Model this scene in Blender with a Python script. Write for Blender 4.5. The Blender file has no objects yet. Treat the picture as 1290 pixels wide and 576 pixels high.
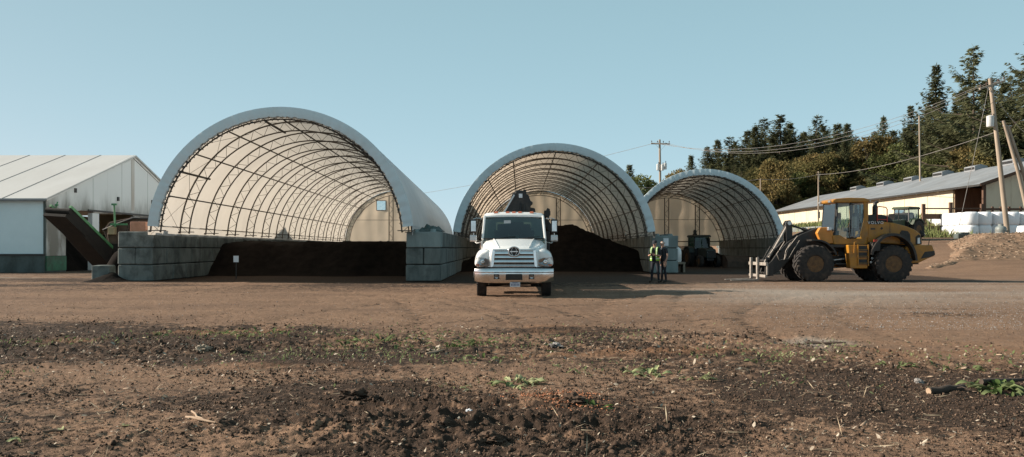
import bpy, bmesh, math, random
import numpy as np
from mathutils import Vector, Matrix

random.seed(7)
S = bpy.context.scene
C = S.collection
R = math.radians
PI = math.pi

# ------------------------------------------------------------------ camera, sky, sun, exposure
H = 1.45                                    # eye height
F = 1000.0 / 1290.0                         # focal length over frame width
cam_d = bpy.data.cameras.new("camera")
cam_d.sensor_width = 36.0
cam_d.lens = 36.0 * F
cam_d.shift_y = 25.0 / 1290.0
cam_d.clip_start = 0.1
cam_d.clip_end = 6000
cam = bpy.data.objects.new("camera", cam_d)
C.objects.link(cam)
cam.location = (0, 0, H)
cam.rotation_euler = (R(90), 0, 0)
S.camera = cam

SUN_EL, SUN_AZ = 25.0, 7.0                  # elevation; degrees beyond due left (-X) towards +Y
az = R(180 - SUN_AZ)
sun_dir = Vector((math.cos(az) * math.cos(R(SUN_EL)), math.sin(az) * math.cos(R(SUN_EL)), math.sin(R(SUN_EL))))
sd = bpy.data.lights.new("sun", 'SUN')
sd.energy = 5.0
sd.angle = R(0.55)
sd.color = (1.0, 0.89, 0.76)
sun = bpy.data.objects.new("sun", sd)
C.objects.link(sun)
sun.rotation_euler = sun_dir.to_track_quat('Z', 'Y').to_euler()
sun.location = sun_dir * 200

W = bpy.data.worlds.new("World")
S.world = W
W.use_nodes = True
wn, wl = W.node_tree.nodes, W.node_tree.links
wn.clear()
sky = wn.new('ShaderNodeTexSky')
sky.sky_type = 'NISHITA'
sky.sun_disc = False
sky.sun_elevation = R(SUN_EL)
sky.sun_rotation = math.atan2(sun_dir.x, sun_dir.y)
sky.altitude = 50
sky.air_density = 0.6
sky.dust_density = 0.5
sky.ozone_density = 3.0
tint = wn.new('ShaderNodeMix'); tint.data_type = 'RGBA'; tint.blend_type = 'MULTIPLY'
tint.inputs[0].default_value = 1.0
tint.inputs[7].default_value = (0.36, 0.12, 0.06, 1)
veil = wn.new('ShaderNodeMix'); veil.data_type = 'RGBA'; veil.blend_type = 'ADD'      # thin bright haze over the whole sky
veil.inputs[0].default_value = 1.0
tcw = wn.new('ShaderNodeTexCoord'); sxyz = wn.new('ShaderNodeSeparateXYZ'); wl.new(tcw.outputs['Generated'], sxyz.inputs[0])
zab = wn.new('ShaderNodeMath'); zab.operation = 'ABSOLUTE'; wl.new(sxyz.outputs[2], zab.inputs[0])
fall = wn.new('ShaderNodeMath'); fall.operation = 'POWER'; fall.inputs[0].default_value = 0.368; wl.new(zab.outputs[0], fall.inputs[1])   # haze thins upward, exp(-z)
hz = wn.new('ShaderNodeMix'); hz.data_type = 'RGBA'; wl.new(fall.outputs[0], hz.inputs[0])
hz.inputs[6].default_value = (0, 0, 0, 1); hz.inputs[7].default_value = (2.32, 4.04, 4.75, 1)
wl.new(hz.outputs[2], veil.inputs[7])
bg = wn.new('ShaderNodeBackground'); bg.inputs[1].default_value = 0.09
wo = wn.new('ShaderNodeOutputWorld')
wl.new(sky.outputs[0], tint.inputs[6]); wl.new(tint.outputs[2], veil.inputs[6]); wl.new(veil.outputs[2], bg.inputs[0]); wl.new(bg.outputs[0], wo.inputs[0])
S.view_settings.view_transform = 'Standard'
S.view_settings.look = 'None'
S.view_settings.gamma = 1.0
S.view_settings.exposure = 0.9
S.cycles.max_bounces = 8
S.cycles.transparent_max_bounces = 16
S.cycles.use_denoising = True

# ------------------------------------------------------------------ helpers
def at(px, py, Y):
    """point of the place at distance Y seen at photo pixel (px, py)"""
    return Vector(((px - 645) / 1000.0 * Y, Y, H + (313 - py) / 1000.0 * Y))

def tag(o, label=None, cat=None, group=None, kind=None):
    if label: o['label'] = label
    if cat: o['category'] = cat
    if group: o['group'] = group
    if kind: o['kind'] = kind
    return o

def empty(name, loc=(0, 0, 0), rz=0.0, label=None, cat=None, group=None):
    o = bpy.data.objects.new(name, None)
    C.objects.link(o)
    o.location = loc
    o.rotation_euler = (0, 0, rz)
    o.empty_display_size = 0.3
    return tag(o, label, cat, group)

def link(name, mesh, mat=None, parent=None, loc=None):
    o = bpy.data.objects.new(name, mesh)
    C.objects.link(o)
    if mat is not None and len(mesh.materials) == 0:
        mesh.materials.append(mat)
    if parent is not None: o.parent = parent
    if loc is not None: o.location = loc
    return o

def mesh_np(name, V, Fq, mat=None, smooth=False):
    """mesh from numpy verts (n,3) and faces (m,k)"""
    me = bpy.data.meshes.new(name)
    V = np.asarray(V, dtype=np.float32); Fq = np.asarray(Fq, dtype=np.int32)
    m, k = Fq.shape
    me.vertices.add(len(V)); me.vertices.foreach_set('co', V.ravel())
    me.loops.add(m * k); me.loops.foreach_set('vertex_index', Fq.ravel())
    me.polygons.add(m)
    me.polygons.foreach_set('loop_start', np.arange(0, m * k, k, dtype=np.int32))
    me.polygons.foreach_set('loop_total', np.full(m, k, dtype=np.int32))
    if smooth: me.polygons.foreach_set('use_smooth', np.ones(m, dtype=bool))
    me.update(calc_edges=True)
    if mat is not None: me.materials.append(mat)
    return me

class MB:
    """collects shapes, builds ONE mesh object"""
    def __init__(s): s.v = []; s.f = []
    def add(s, vs, fs):
        n = len(s.v)
        s.v.extend(tuple(p) for p in vs)
        s.f.extend(tuple(i + n for i in f) for f in fs)
        return s
    def box2(s, x0, x1, y0, y1, z0, z1):
        return s.add([(x0,y0,z0),(x1,y0,z0),(x1,y1,z0),(x0,y1,z0),(x0,y0,z1),(x1,y0,z1),(x1,y1,z1),(x0,y1,z1)],
                     [(3,2,1,0),(4,5,6,7),(0,1,5,4),(1,2,6,5),(2,3,7,6),(3,0,4,7)])
    def box(s, c, d, rot=None):
        pts = [Vector((sx*d[0]/2, sy*d[1]/2, sz*d[2]/2)) for sz in (-1,1) for sx,sy in ((-1,-1),(1,-1),(1,1),(-1,1))]
        if rot is not None: pts = [rot @ p for p in pts]
        return s.add([p + Vector(c) for p in pts],
                     [(3,2,1,0),(4,5,6,7),(0,1,5,4),(1,2,6,5),(2,3,7,6),(3,0,4,7)])
    def bar(s, a, b, w, h, up=(0,0,1)):
        a, b = Vector(a), Vector(b); d = (b-a); L = d.length; d = d/L
        u = Vector(up); x = d.cross(u)
        if x.length < 1e-4: x = d.cross(Vector((0,1,0)))
        x.normalize(); z = x.cross(d)
        pts = [c + x*sx*w/2 + z*sz*h/2 for c in (a,b) for sx,sz in ((-1,-1),(1,-1),(1,1),(-1,1))]
        return s.add(pts, [(0,1,2,3),(7,6,5,4),(4,5,1,0),(5,6,2,1),(6,7,3,2),(7,4,0,3)])
    def prism(s, pts, a0, a1, axis='y', inset=0.0):
        """outline pts (u,w) extruded from a0 to a1; axis y: u=x,w=z; axis x: u=y,w=z; axis z: u=x,w=y"""
        n = len(pts)
        def p3(u, w, a): return {'y': (u, a, w), 'x': (a, u, w), 'z': (u, w, a)}[axis]
        vs = [p3(u, w, a0) for u, w in pts] + [p3(u, w, a1) for u, w in pts]
        fs = [tuple(range(n)), tuple(range(2*n-1, n-1, -1))]
        fs += [(i, i+n, (i+1) % n + n, (i+1) % n) for i in range(n)]
        return s.add(vs, fs)
    def tube(s, pts, r, n=8, cap=True):
        pts = [Vector(p) for p in pts]; m = len(pts)
        rs = r if isinstance(r, (list, tuple)) else [r]*m
        base = len(s.v); prev = None; vs = []
        for i, p in enumerate(pts):
            t = (pts[min(i+1, m-1)] - pts[max(i-1, 0)])
            if t.length < 1e-9: t = Vector((0,0,1))
            t.normalize()
            if prev is None:
                x = t.cross(Vector((0,0,1)))
                if x.length < 1e-3: x = t.cross(Vector((0,1,0)))
            else:
                x = prev - t*prev.dot(t)
            x.normalize(); prev = x; y = t.cross(x)
            for k in range(n):
                a = 2*PI*k/n
                vs.append(p + (x*math.cos(a) + y*math.sin(a))*rs[i])
        fs = []
        for i in range(m-1):
            for k in range(n):
                fs.append((i*n+k, i*n+(k+1)%n, (i+1)*n+(k+1)%n, (i+1)*n+k))
        if cap:
            fs.append(tuple(range(n-1, -1, -1))); fs.append(tuple((m-1)*n+k for k in range(n)))
        return s.add(vs, fs)
    def lathe(s, prof, c, n=24, axis='z', closed=False):
        """profile (r, h) revolved about axis through c"""
        vs = []; m = len(prof)
        for r, h in prof:
            for k in range(n):
                a = 2*PI*k/n; u, w = r*math.cos(a), r*math.sin(a)
                q = {'z': (u, w, h), 'y': (u, h, w), 'x': (h, u, w)}[axis]
                vs.append((c[0]+q[0], c[1]+q[1], c[2]+q[2]))
        fs = []
        for i in range(m-1 + (1 if closed else 0)):
            j = (i+1) % m
            for k in range(n):
                fs.append((i*n+k, i*n+(k+1)%n, j*n+(k+1)%n, j*n+k))
        if not closed:
            fs.append(tuple(range(n-1, -1, -1))); fs.append(tuple((m-1)*n+k for k in range(n)))
        return s.add(vs, fs)
    def loft(s, secs, cap=True, close=False):
        n = len(secs[0]); vs = [p for q in secs for p in q]; fs = []
        for i in range(len(secs)-1):
            for k in range(n if close else n-1):
                fs.append((i*n+k, i*n+(k+1)%n, (i+1)*n+(k+1)%n, (i+1)*n+k))
        if cap:
            fs.append(tuple(range(n-1, -1, -1))); fs.append(tuple((len(secs)-1)*n+k for k in range(n)))
        return s.add(vs, fs)
    def poly(s, pts): return s.add(pts, [tuple(range(len(pts)))])
    def mesh(s, name, mat=None, smooth=False, fix=True):
        me = bpy.data.meshes.new(name)
        me.from_pydata([tuple(v) for v in s.v], [], s.f)
        if fix:
            bm = bmesh.new(); bm.from_mesh(me)
            bmesh.ops.recalc_face_normals(bm, faces=bm.faces)
            bm.to_mesh(me); bm.free()
        if smooth:
            me.polygons.foreach_set('use_smooth', [True]*len(me.polygons))
            me.set_sharp_from_angle(angle=R(smooth if smooth is not True else 40))
        me.update()
        if mat is not None: me.materials.append(mat)
        return me
    def build(s, name, mat, parent=None, smooth=False, bevel=0.0, loc=None, seg=2, fix=True):
        o = link(name, s.mesh(name, mat, smooth, fix), None, parent, loc)
        if bevel:
            b = o.modifiers.new('bevel', 'BEVEL'); b.width = bevel; b.segments = seg
            b.limit_method = 'ANGLE'; b.angle_limit = R(35)
        return o

def copy_tree(o, parent=None):
    c = o.copy(); C.objects.link(c)
    if parent is not None: c.parent = parent
    for ch in list(o.children): copy_tree(ch, c)
    return c

# numpy value noise
def _hash(ix, iy, seed):
    h = (ix.astype(np.int64)*374761393 + iy.astype(np.int64)*668265263 + seed*1442695041) & 0xffffffff
    h = ((h ^ (h >> 13))*1274126177) & 0xffffffff
    h = (h ^ (h >> 16)) & 0xffffff
    return h / float(0xffffff)
def vnoise(x, y, seed=0):
    x0 = np.floor(x); y0 = np.floor(y); fx = x-x0; fy = y-y0
    fx = fx*fx*fx*(fx*(fx*6-15)+10); fy = fy*fy*fy*(fy*(fy*6-15)+10)
    a = _hash(x0, y0, seed); b = _hash(x0+1, y0, seed); c = _hash(x0, y0+1, seed); d = _hash(x0+1, y0+1, seed)
    return (a*(1-fx)+b*fx)*(1-fy) + (c*(1-fx)+d*fx)*fy
def fbm(x, y, seed=0, oct=4, gain=0.5):
    x = np.asarray(x, dtype=float); y = np.asarray(y, dtype=float)
    t = np.zeros(np.broadcast(x, y).shape); a = 1.0; s = 0.0
    for i in range(oct):
        t = t + a*(vnoise(x*0.8+y*0.6, y*0.8-x*0.6, seed+i*17)-0.5); s += a
        x = x*2.03+5.2; y = y*2.03+1.7; a *= gain
    return t/s*2
def sstep(a, b, x):
    t = np.clip((np.asarray(x, dtype=float)-a)/(b-a), 0, 1); return t*t*(3-2*t)

# ------------------------------------------------------------------ materials
def newmat(name):
    m = bpy.data.materials.new(name); m.use_nodes = True
    nt = m.node_tree; nt.nodes.clear()
    out = nt.nodes.new('ShaderNodeOutputMaterial')
    return m, nt, nt.nodes, nt.links, out
def noise_node(nt, scale, detail=5, rough=0.55, stretch=None, coord='pos', dist=0.0):
    if coord == 'pos':
        g = nt.nodes.new('ShaderNodeNewGeometry'); src = g.outputs['Position']
    else:
        g = nt.nodes.new('ShaderNodeTexCoord'); src = g.outputs['Object']
    if stretch:
        mp = nt.nodes.new('ShaderNodeMapping'); mp.inputs['Scale'].default_value = stretch
        nt.links.new(src, mp.inputs[0]); src = mp.outputs[0]
    n = nt.nodes.new('ShaderNodeTexNoise'); n.inputs['Scale'].default_value = scale
    n.inputs['Detail'].default_value = detail; n.inputs['Roughness'].default_value = rough
    n.inputs['Distortion'].default_value = dist
    nt.links.new(src, n.inputs['Vector'])
    return n
def ramp(nt, src, lo, hi):
    r = nt.nodes.new('ShaderNodeMapRange'); r.clamp = True
    r.inputs['From Min'].default_value = lo; r.inputs['From Max'].default_value = hi
    nt.links.new(src, r.inputs['Value']); return r.outputs['Result']
def mixc(nt, fac, a, b, mode='MIX'):
    m = nt.nodes.new('ShaderNodeMix'); m.data_type = 'RGBA'; m.blend_type = mode
    for sock, val in ((m.inputs[0], fac), (m.inputs[6], a), (m.inputs[7], b)):
        if hasattr(val, 'is_output'): nt.links.new(val, sock)
        elif isinstance(val, (int, float)): sock.default_value = val
        else: sock.default_value = (*val, 1) if len(val) == 3 else val
    return m.outputs[2]
def M(name, c1, c2=None, scale=4.0, rough=0.7, metal=0.0, bump=0.0, bscale=None, stretch=None, lo=0.35, hi=0.65,
      coord='pos', dirt=None, dirt_scale=1.5, dirt_lo=0.5, dirt_hi=0.75, dirt_amt=0.8, spec=0.4, coat=0.0):
    m, nt, N, L, out = newmat(name)
    p = N.new('ShaderNodeBsdfPrincipled')
    p.inputs['Roughness'].default_value = rough; p.inputs['Metallic'].default_value = metal
    p.inputs['Specular IOR Level'].default_value = spec
    if coat: p.inputs['Coat Weight'].default_value = coat; p.inputs['Coat Roughness'].default_value = 0.08
    c2 = c2 or tuple(v*0.75 for v in c1)
    n = noise_node(nt, scale, 6, 0.6, stretch, coord)
    col = mixc(nt, ramp(nt, n.outputs['Fac'], lo, hi), c1, c2)
    if dirt:
        d = noise_node(nt, dirt_scale, 7, 0.65, None, coord, 0.4)
        f = ramp(nt, d.outputs['Fac'], dirt_lo, dirt_hi)
        mm = N.new('ShaderNodeMath'); mm.operation = 'MULTIPLY'; mm.inputs[1].default_value = dirt_amt
        L.new(f, mm.inputs[0]); col = mixc(nt, mm.outputs[0], col, dirt)
    L.new(col, p.inputs['Base Color'])
    rr = N.new('ShaderNodeMapRange'); rr.inputs['To Min'].default_value = max(0.03, rough-0.08); rr.inputs['To Max'].default_value = min(1, rough+0.12)
    L.new(n.outputs['Fac'], rr.inputs['Value']); L.new(rr.outputs[0], p.inputs['Roughness'])
    if bump:
        b = noise_node(nt, bscale or scale*4, 6, 0.65, stretch, coord)
        bn = N.new('ShaderNodeBump'); bn.inputs['Strength'].default_value = min(1.0, bump); bn.inputs['Distance'].default_value = 0.02
        L.new(b.outputs['Fac'], bn.inputs['Height']); L.new(bn.outputs[0], p.inputs['Normal'])
    L.new(p.outputs[0], out.inputs[0])
    return m
def fabric(name, diff, trans, mixf, dirt=(0.35, 0.3, 0.24), bump=0.3):
    m, nt, N, L, out = newmat(name)
    n = noise_node(nt, 0.5, 6, 0.6); n2 = noise_node(nt, 0.9, 5, 0.7, (0.5, 0.5, 0.12))
    f = ramp(nt, n2.outputs['Fac'], 0.55, 0.85)
    mm = N.new('ShaderNodeMath'); mm.operation = 'MULTIPLY'; mm.inputs[1].default_value = 0.35; L.new(f, mm.inputs[0])
    dc = mixc(nt, mm.outputs[0], mixc(nt, ramp(nt, n.outputs['Fac'], .3, .7), diff, tuple(v*0.9 for v in diff)), dirt)
    tc = mixc(nt, mm.outputs[0], mixc(nt, ramp(nt, n.outputs['Fac'], .3, .7), trans, tuple(v*0.88 for v in trans)), tuple(v*0.7 for v in trans))
    d = N.new('ShaderNodeBsdfPrincipled'); d.inputs['Roughness'].default_value = 0.55; d.inputs['Specular IOR Level'].default_value = 0.3
    t = N.new('ShaderNodeBsdfTranslucent'); mx = N.new('ShaderNodeMixShader'); mx.inputs[0].default_value = mixf
    L.new(dc, d.inputs['Base Color']); L.new(tc, t.inputs[0])
    b = noise_node(nt, 2.2, 5, 0.6, (1.0, 0.35, 1.0)); bn = N.new('ShaderNodeBump'); bn.inputs['Strength'].default_value = bump; bn.inputs['Distance'].default_value = 0.05
    L.new(b.outputs['Fac'], bn.inputs['Height']); L.new(bn.outputs[0], d.inputs['Normal'])
    L.new(d.outputs[0], mx.inputs[1]); L.new(t.outputs[0], mx.inputs[2]); L.new(mx.outputs[0], out.inputs[0])
    return m
def glass(name, tintc, refl=0.25, opac=0.0):
    m, nt, N, L, out = newmat(name)
    t = N.new('ShaderNodeBsdfTransparent'); t.inputs[0].default_value = (*tintc, 1)
    g = N.new('ShaderNodeBsdfGlossy'); g.inputs['Roughness'].default_value = 0.04; g.inputs[0].default_value = (0.95, 0.98, 1, 1)
    fr = N.new('ShaderNodeFresnel'); fr.inputs[0].default_value = 1.5
    a = N.new('ShaderNodeMath'); a.operation = 'MULTIPLY_ADD'; a.inputs[1].default_value = 1.0; a.inputs[2].default_value = refl*0.3
    a.use_clamp = True
    mx = N.new('ShaderNodeMixShader')
    L.new(fr.outputs[0], a.inputs[0]); L.new(a.outputs[0], mx.inputs[0]); L.new(t.outputs[0], mx.inputs[1]); L.new(g.outputs[0], mx.inputs[2])
    L.new(mx.outputs[0], out.inputs[0])
    return m
def leafmat(name, c1, c2, c3, trans=0.25):
    m, nt, N, L, out = newmat(name)
    oi = N.new('ShaderNodeObjectInfo'); n = noise_node(nt, 0.35, 4, 0.6)
    n2 = noise_node(nt, 2.0, 3, 0.6)
    col = mixc(nt, ramp(nt, n.outputs['Fac'], 0.3, 0.7), c1, c2)
    col = mixc(nt, ramp(nt, n2.outputs['Fac'], 0.5, 0.8), col, c3)
    hs = N.new('ShaderNodeHueSaturation')
    mr = N.new('ShaderNodeMapRange'); mr.inputs['To Min'].default_value = 0.75; mr.inputs['To Max'].default_value = 1.25
    L.new(oi.outputs['Random'], mr.inputs['Value']); L.new(mr.outputs[0], hs.inputs['Value']); L.new(col, hs.inputs['Color'])
    d = N.new('ShaderNodeBsdfDiffuse'); t = N.new('ShaderNodeBsdfTranslucent'); mx = N.new('ShaderNodeMixShader'); mx.inputs[0].default_value = trans
    L.new(hs.outputs[0], d.inputs[0]); L.new(hs.outputs[0], t.inputs[0]); L.new(d.outputs[0], mx.inputs[1]); L.new(t.outputs[0], mx.inputs[2])
    L.new(mx.outputs[0], out.inputs[0])
    return m

concrete = M('concrete', (0.21, 0.23, 0.215), (0.11, 0.127, 0.118), 1.6, 0.85, bump=0.6, bscale=14, stretch=(1, 1, 0.35), dirt=(0.03, 0.033, 0.03), dirt_scale=1.1, dirt_lo=0.48, dirt_hi=0.7)
steel = M('galvanised_steel', (0.16, 0.14, 0.12), (0.08, 0.07, 0.06), 3, 0.55, 0.3)
darksteel = M('dark_steel', (0.03, 0.03, 0.03), (0.05, 0.045, 0.04), 3, 0.5, 0.2)
black = M('black_paint', (0.010, 0.010, 0.011), (0.022, 0.02, 0.018), 6, 0.5, dirt=(0.09, 0.07, 0.055), dirt_scale=2.5, dirt_lo=0.55, dirt_hi=0.8, dirt_amt=0.5)
rubber = M('tyre_rubber', (0.018, 0.017, 0.017), (0.035, 0.03, 0.027), 8, 0.85, bump=0.2, dirt=(0.12, 0.085, 0.06), dirt_scale=4, dirt_lo=0.5, dirt_hi=0.8, dirt_amt=0.5)
white_paint = M('white_paint', (0.78, 0.78, 0.76), (0.72, 0.72, 0.7), 2, 0.25, coat=0.4, dirt=(0.4, 0.34, 0.28), dirt_scale=3, dirt_lo=0.62, dirt_hi=0.95, dirt_amt=0.35)
chrome = M('chrome', (0.72, 0.72, 0.72), (0.62, 0.62, 0.62), 4, 0.14, 1.0)
yellow = M('loader_yellow', (0.41, 0.18, 0.017), (0.31, 0.135, 0.014), 3, 0.4, dirt=(0.15, 0.095, 0.05), dirt_scale=2.2, dirt_lo=0.42, dirt_hi=0.75, dirt_amt=0.75)
rust_brown = M('dusty_rim', (0.15, 0.080, 0.032), (0.085, 0.05, 0.028), 7, 0.8, bump=0.2)
# ------------------------------------------------------------------ terrain, one sheet to the horizon
RY = 15.6                                    # where the graded yard ends and the rough soil begins
def terrain(x, y):
    """large shape of the land (no clods)"""
    x = np.asarray(x, dtype=float); y = np.asarray(y, dtype=float)
    east = sstep(21, 30, x - 0.05*(y-40))
    z = 2.4*sstep(38, 72, y)*east
    z = z + 2.0*sstep(73, 80, y)*sstep(28, 42, x)
    z = z + 7.0*sstep(140, 230, y)*sstep(5, 60, x) + 3.0*sstep(120, 260, y)
    far = sstep(300, 900, y)
    return z + far*10*fbm(x*0.004, y*0.004, 3, 3)
def rough_mask(x, y):
    w = 2.2*fbm(x*0.16, y*0.22, 11, 3) + 1.5*fbm(x*0.7, y*0.6, 12, 4)
    edge = RY - 0.2 + 1.1*w - 3.6*sstep(2.2, 6.5, x) + 1.2*sstep(-2, -9, x)
    return 1 - sstep(-2.6, 1.6, y - edge)
def wheel_tracks(x, y):
    """pressed wheel tracks curving from the yard towards the camera"""
    t = np.zeros_like(x)
    for xc, k, y0, a, b, wd in ((-0.7, -0.020, 13.0, 11.5, 30, 1.0), (0.9, -0.035, 14.0, 13.0, 27, 0.95), (5.2, 0.030, 12.0, 11.0, 29, 1.05), (-6.2, 0.022, 12.0, 12.5, 28, 1.0), (2.6, 0.012, 13.0, 13.5, 31, 0.95)):
        c = xc + k*(y-y0)**2
        for s in (-wd, wd):
            t = np.maximum(t, np.exp(-((x-c-s)/0.24)**2)*sstep(a, a+2, y)*(1-sstep(b-4, b, y)))
    return t
def relief(x, y):
    r = rough_mask(x, y)
    # churned strip inside the edge, a heavily rutted patch before the camera, calmer soil at the left
    churn = np.exp(-((y-12.3+0.9*fbm(x*0.25, y*0.3, 21, 3))/2.6)**2)
    rut = np.exp(-(((x+0.35)/1.9)**2 + ((y-6.9)/1.25)**2)**1.6)
    rut = np.maximum(rut, 0.6*np.exp(-(((x-1.0)/1.2)**2 + ((y-6.3)/0.9)**2)**1.6))
    amp = r*(0.46 + 0.65*churn + 0.62*rut)
    h = 0.030*fbm(x*0.35, y*0.5, 1, 3)*r + 0.015*fbm(x*0.2, y*0.35, 2, 3)
    lump = fbm(x*1.5, y*2.0, 4, 4); h = h + amp*0.045*np.maximum(lump, -0.3)
    mid = fbm(x*3.4, y*4.4, 44, 4, 0.6); cl = sstep(-0.1, 0.35, fbm(x*0.55, y*0.9, 45, 3))
    h = h + amp*(0.035 + 0.10*rut)*(0.2+0.8*cl)*np.maximum(mid-0.05, 0)**0.8
    c2 = fbm(x*6.5, y*8.0, 5, 4, 0.6); h = h + amp*0.042*c2*(0.5+0.8*cl)
    c3 = 1-np.abs(fbm(x*13, y*15, 6, 3, 0.6)); h = h + amp*0.024*(c3-0.7)
    h = h + (amp+0.1*r)*0.015*fbm(x*34, y*38, 7, 3, 0.65)
    # yard: long shallow tyre ruts running left to right, a few crossing in arcs
    rd = (1-r)*(1-sstep(31, 36, y))
    h = h + rd*(0.010*fbm(x*0.3, y*1.0, 8, 3) + 0.014*fbm(x*1.6, y*2.6, 9, 4) + 0.012*fbm(x*6, y*8, 10, 3))
    arc = np.hypot(x-9.0, y-2.0)
    for ra in (15.2, 17.1, 19.6, 21.5):
        h = h - rd*0.014*np.exp(-((arc-ra)/0.20)**2)*(0.5+0.9*(fbm(x*0.3, y*0.3, int(ra), 2) > -0.1))*(0.7+0.5*np.sin(np.arctan2(x-9.0, y-2.0)*ra*2*PI/0.28))
    wt_ = wheel_tracks(x, y); h = h - wt_*(0.018 - 0.016*np.sin(y*2*PI/0.22 + 3*x))
    # tread print of a big tyre in the soil
    ty = 7.45 + 0.06*x; tw = np.exp(-((y-ty)/0.26)**2)*sstep(-2.1, -1.6, x)*(1-sstep(0.2, 0.6, x))
    h = h + tw*(-0.035 + 0.055*(np.sin((x*1.0+(y-ty)*1.4)*2*PI/0.24) > 0.1))
    # small heap of crumbs left on the yard at the right
    h = h + 0.10*np.exp(-(((x-9.1)/1.0)**2+((y-17.0)/0.7)**2))*(0.7+0.6*fbm(x*3, y*3, 16, 3))
    return h*(1-sstep(60, 90, y))*sstep(2.5, 3.6, y)
def gz(x, y):
    x = np.asarray(x, dtype=float); y = np.asarray(y, dtype=float)
    return terrain(x, y) + relief(x, y)
def g1(x, y): return float(gz(np.array([x]), np.array([y]))[0])

# soil material, zones come from a mesh attribute (R dark compost soil and painted shade, G grey gravel, B reddish crumbs)
soil, nt, N, L, out = newmat('soil')
att = N.new('ShaderNodeAttribute'); att.attribute_name = 'zone'
sep = N.new('ShaderNodeSeparateColor'); L.new(att.outputs['Color'], sep.inputs[0])
na = noise_node(nt, 0.7, 8, 0.62, (1, 1.6, 1)); nb = noise_node(nt, 9, 8, 0.7); nc = noise_node(nt, 60, 4, 0.7)
streak = noise_node(nt, 0.9, 7, 0.62, (0.22, 0.55, 1))
nm = noise_node(nt, 3.2, 9, 0.68, (1, 1.25, 1))
col = mixc(nt, ramp(nt, na.outputs['Fac'], 0.3, 0.72), (0.252, 0.160, 0.104), (0.180, 0.112, 0.073))
col = mixc(nt, ramp(nt, streak.outputs['Fac'], 0.44, 0.78), col, (0.135, 0.086, 0.060))
col = mixc(nt, ramp(nt, nb.outputs['Fac'], 0.48, 0.74), col, (0.095, 0.060, 0.043))
vor = N.new('ShaderNodeTexVoronoi'); vor.inputs['Scale'].default_value = 24
gp = N.new('ShaderNodeNewGeometry'); L.new(gp.outputs['Position'], vor.inputs['Vector'])
col = mixc(nt, ramp(nt, vor.outputs['Color'], 0.88, 0.92), col, (0.29, 0.21, 0.155))
dk = mixc(nt, ramp(nt, nb.outputs['Fac'], 0.35, 0.7), (0.074, 0.048, 0.034), (0.022, 0.0165, 0.0125))
def madd(a_, m_, c_):
    q = N.new('ShaderNodeMath'); q.operation = 'MULTIPLY_ADD'; L.new(a_, q.inputs[0]); q.inputs[1].default_value = m_
    if hasattr(c_, 'is_output'): L.new(c_, q.inputs[2])
    else: q.inputs[2].default_value = c_
    return q.outputs[0]
th = madd(sep.outputs[0], 1.0, madd(nm.outputs['Fac'], 2.2, madd(nb.outputs['Fac'], 1.5, -1.85)))
compost_shade = ramp(nt, th, 0.34, 0.66)  # compost bits plus black clumps painted in for shadows of the relief
col = mixc(nt, compost_shade, col, dk)
gr = mixc(nt, ramp(nt, nc.outputs['Fac'], 0.35, 0.65), (0.23, 0.19, 0.155), (0.37, 0.315, 0.262))
col = mixc(nt, sep.outputs[1], col, gr)
rd = mixc(nt, ramp(nt, nb.outputs['Fac'], 0.4, 0.6), (0.20, 0.10, 0.055), (0.28, 0.16, 0.09))
col = mixc(nt, sep.outputs[2], col, rd)
p = N.new('ShaderNodeBsdfPrincipled'); p.inputs['Roughness'].default_value = 0.95; p.inputs['Specular IOR Level'].default_value = 0.12
L.new(col, p.inputs['Base Color'])
bn = N.new('ShaderNodeBump'); bn.inputs['Strength'].default_value = 0.7; bn.inputs['Distance'].default_value = 0.025
ad = N.new('ShaderNodeMath'); ad.operation = 'ADD'; L.new(nc.outputs['Fac'], ad.inputs[0])
n18 = noise_node(nt, 20, 6, 0.7); L.new(n18.outputs['Fac'], ad.inputs[1])
L.new(ad.outputs[0], bn.inputs['Height']); L.new(bn.outputs[0], p.inputs['Normal']); L.new(p.outputs[0], out.inputs[0])

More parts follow.
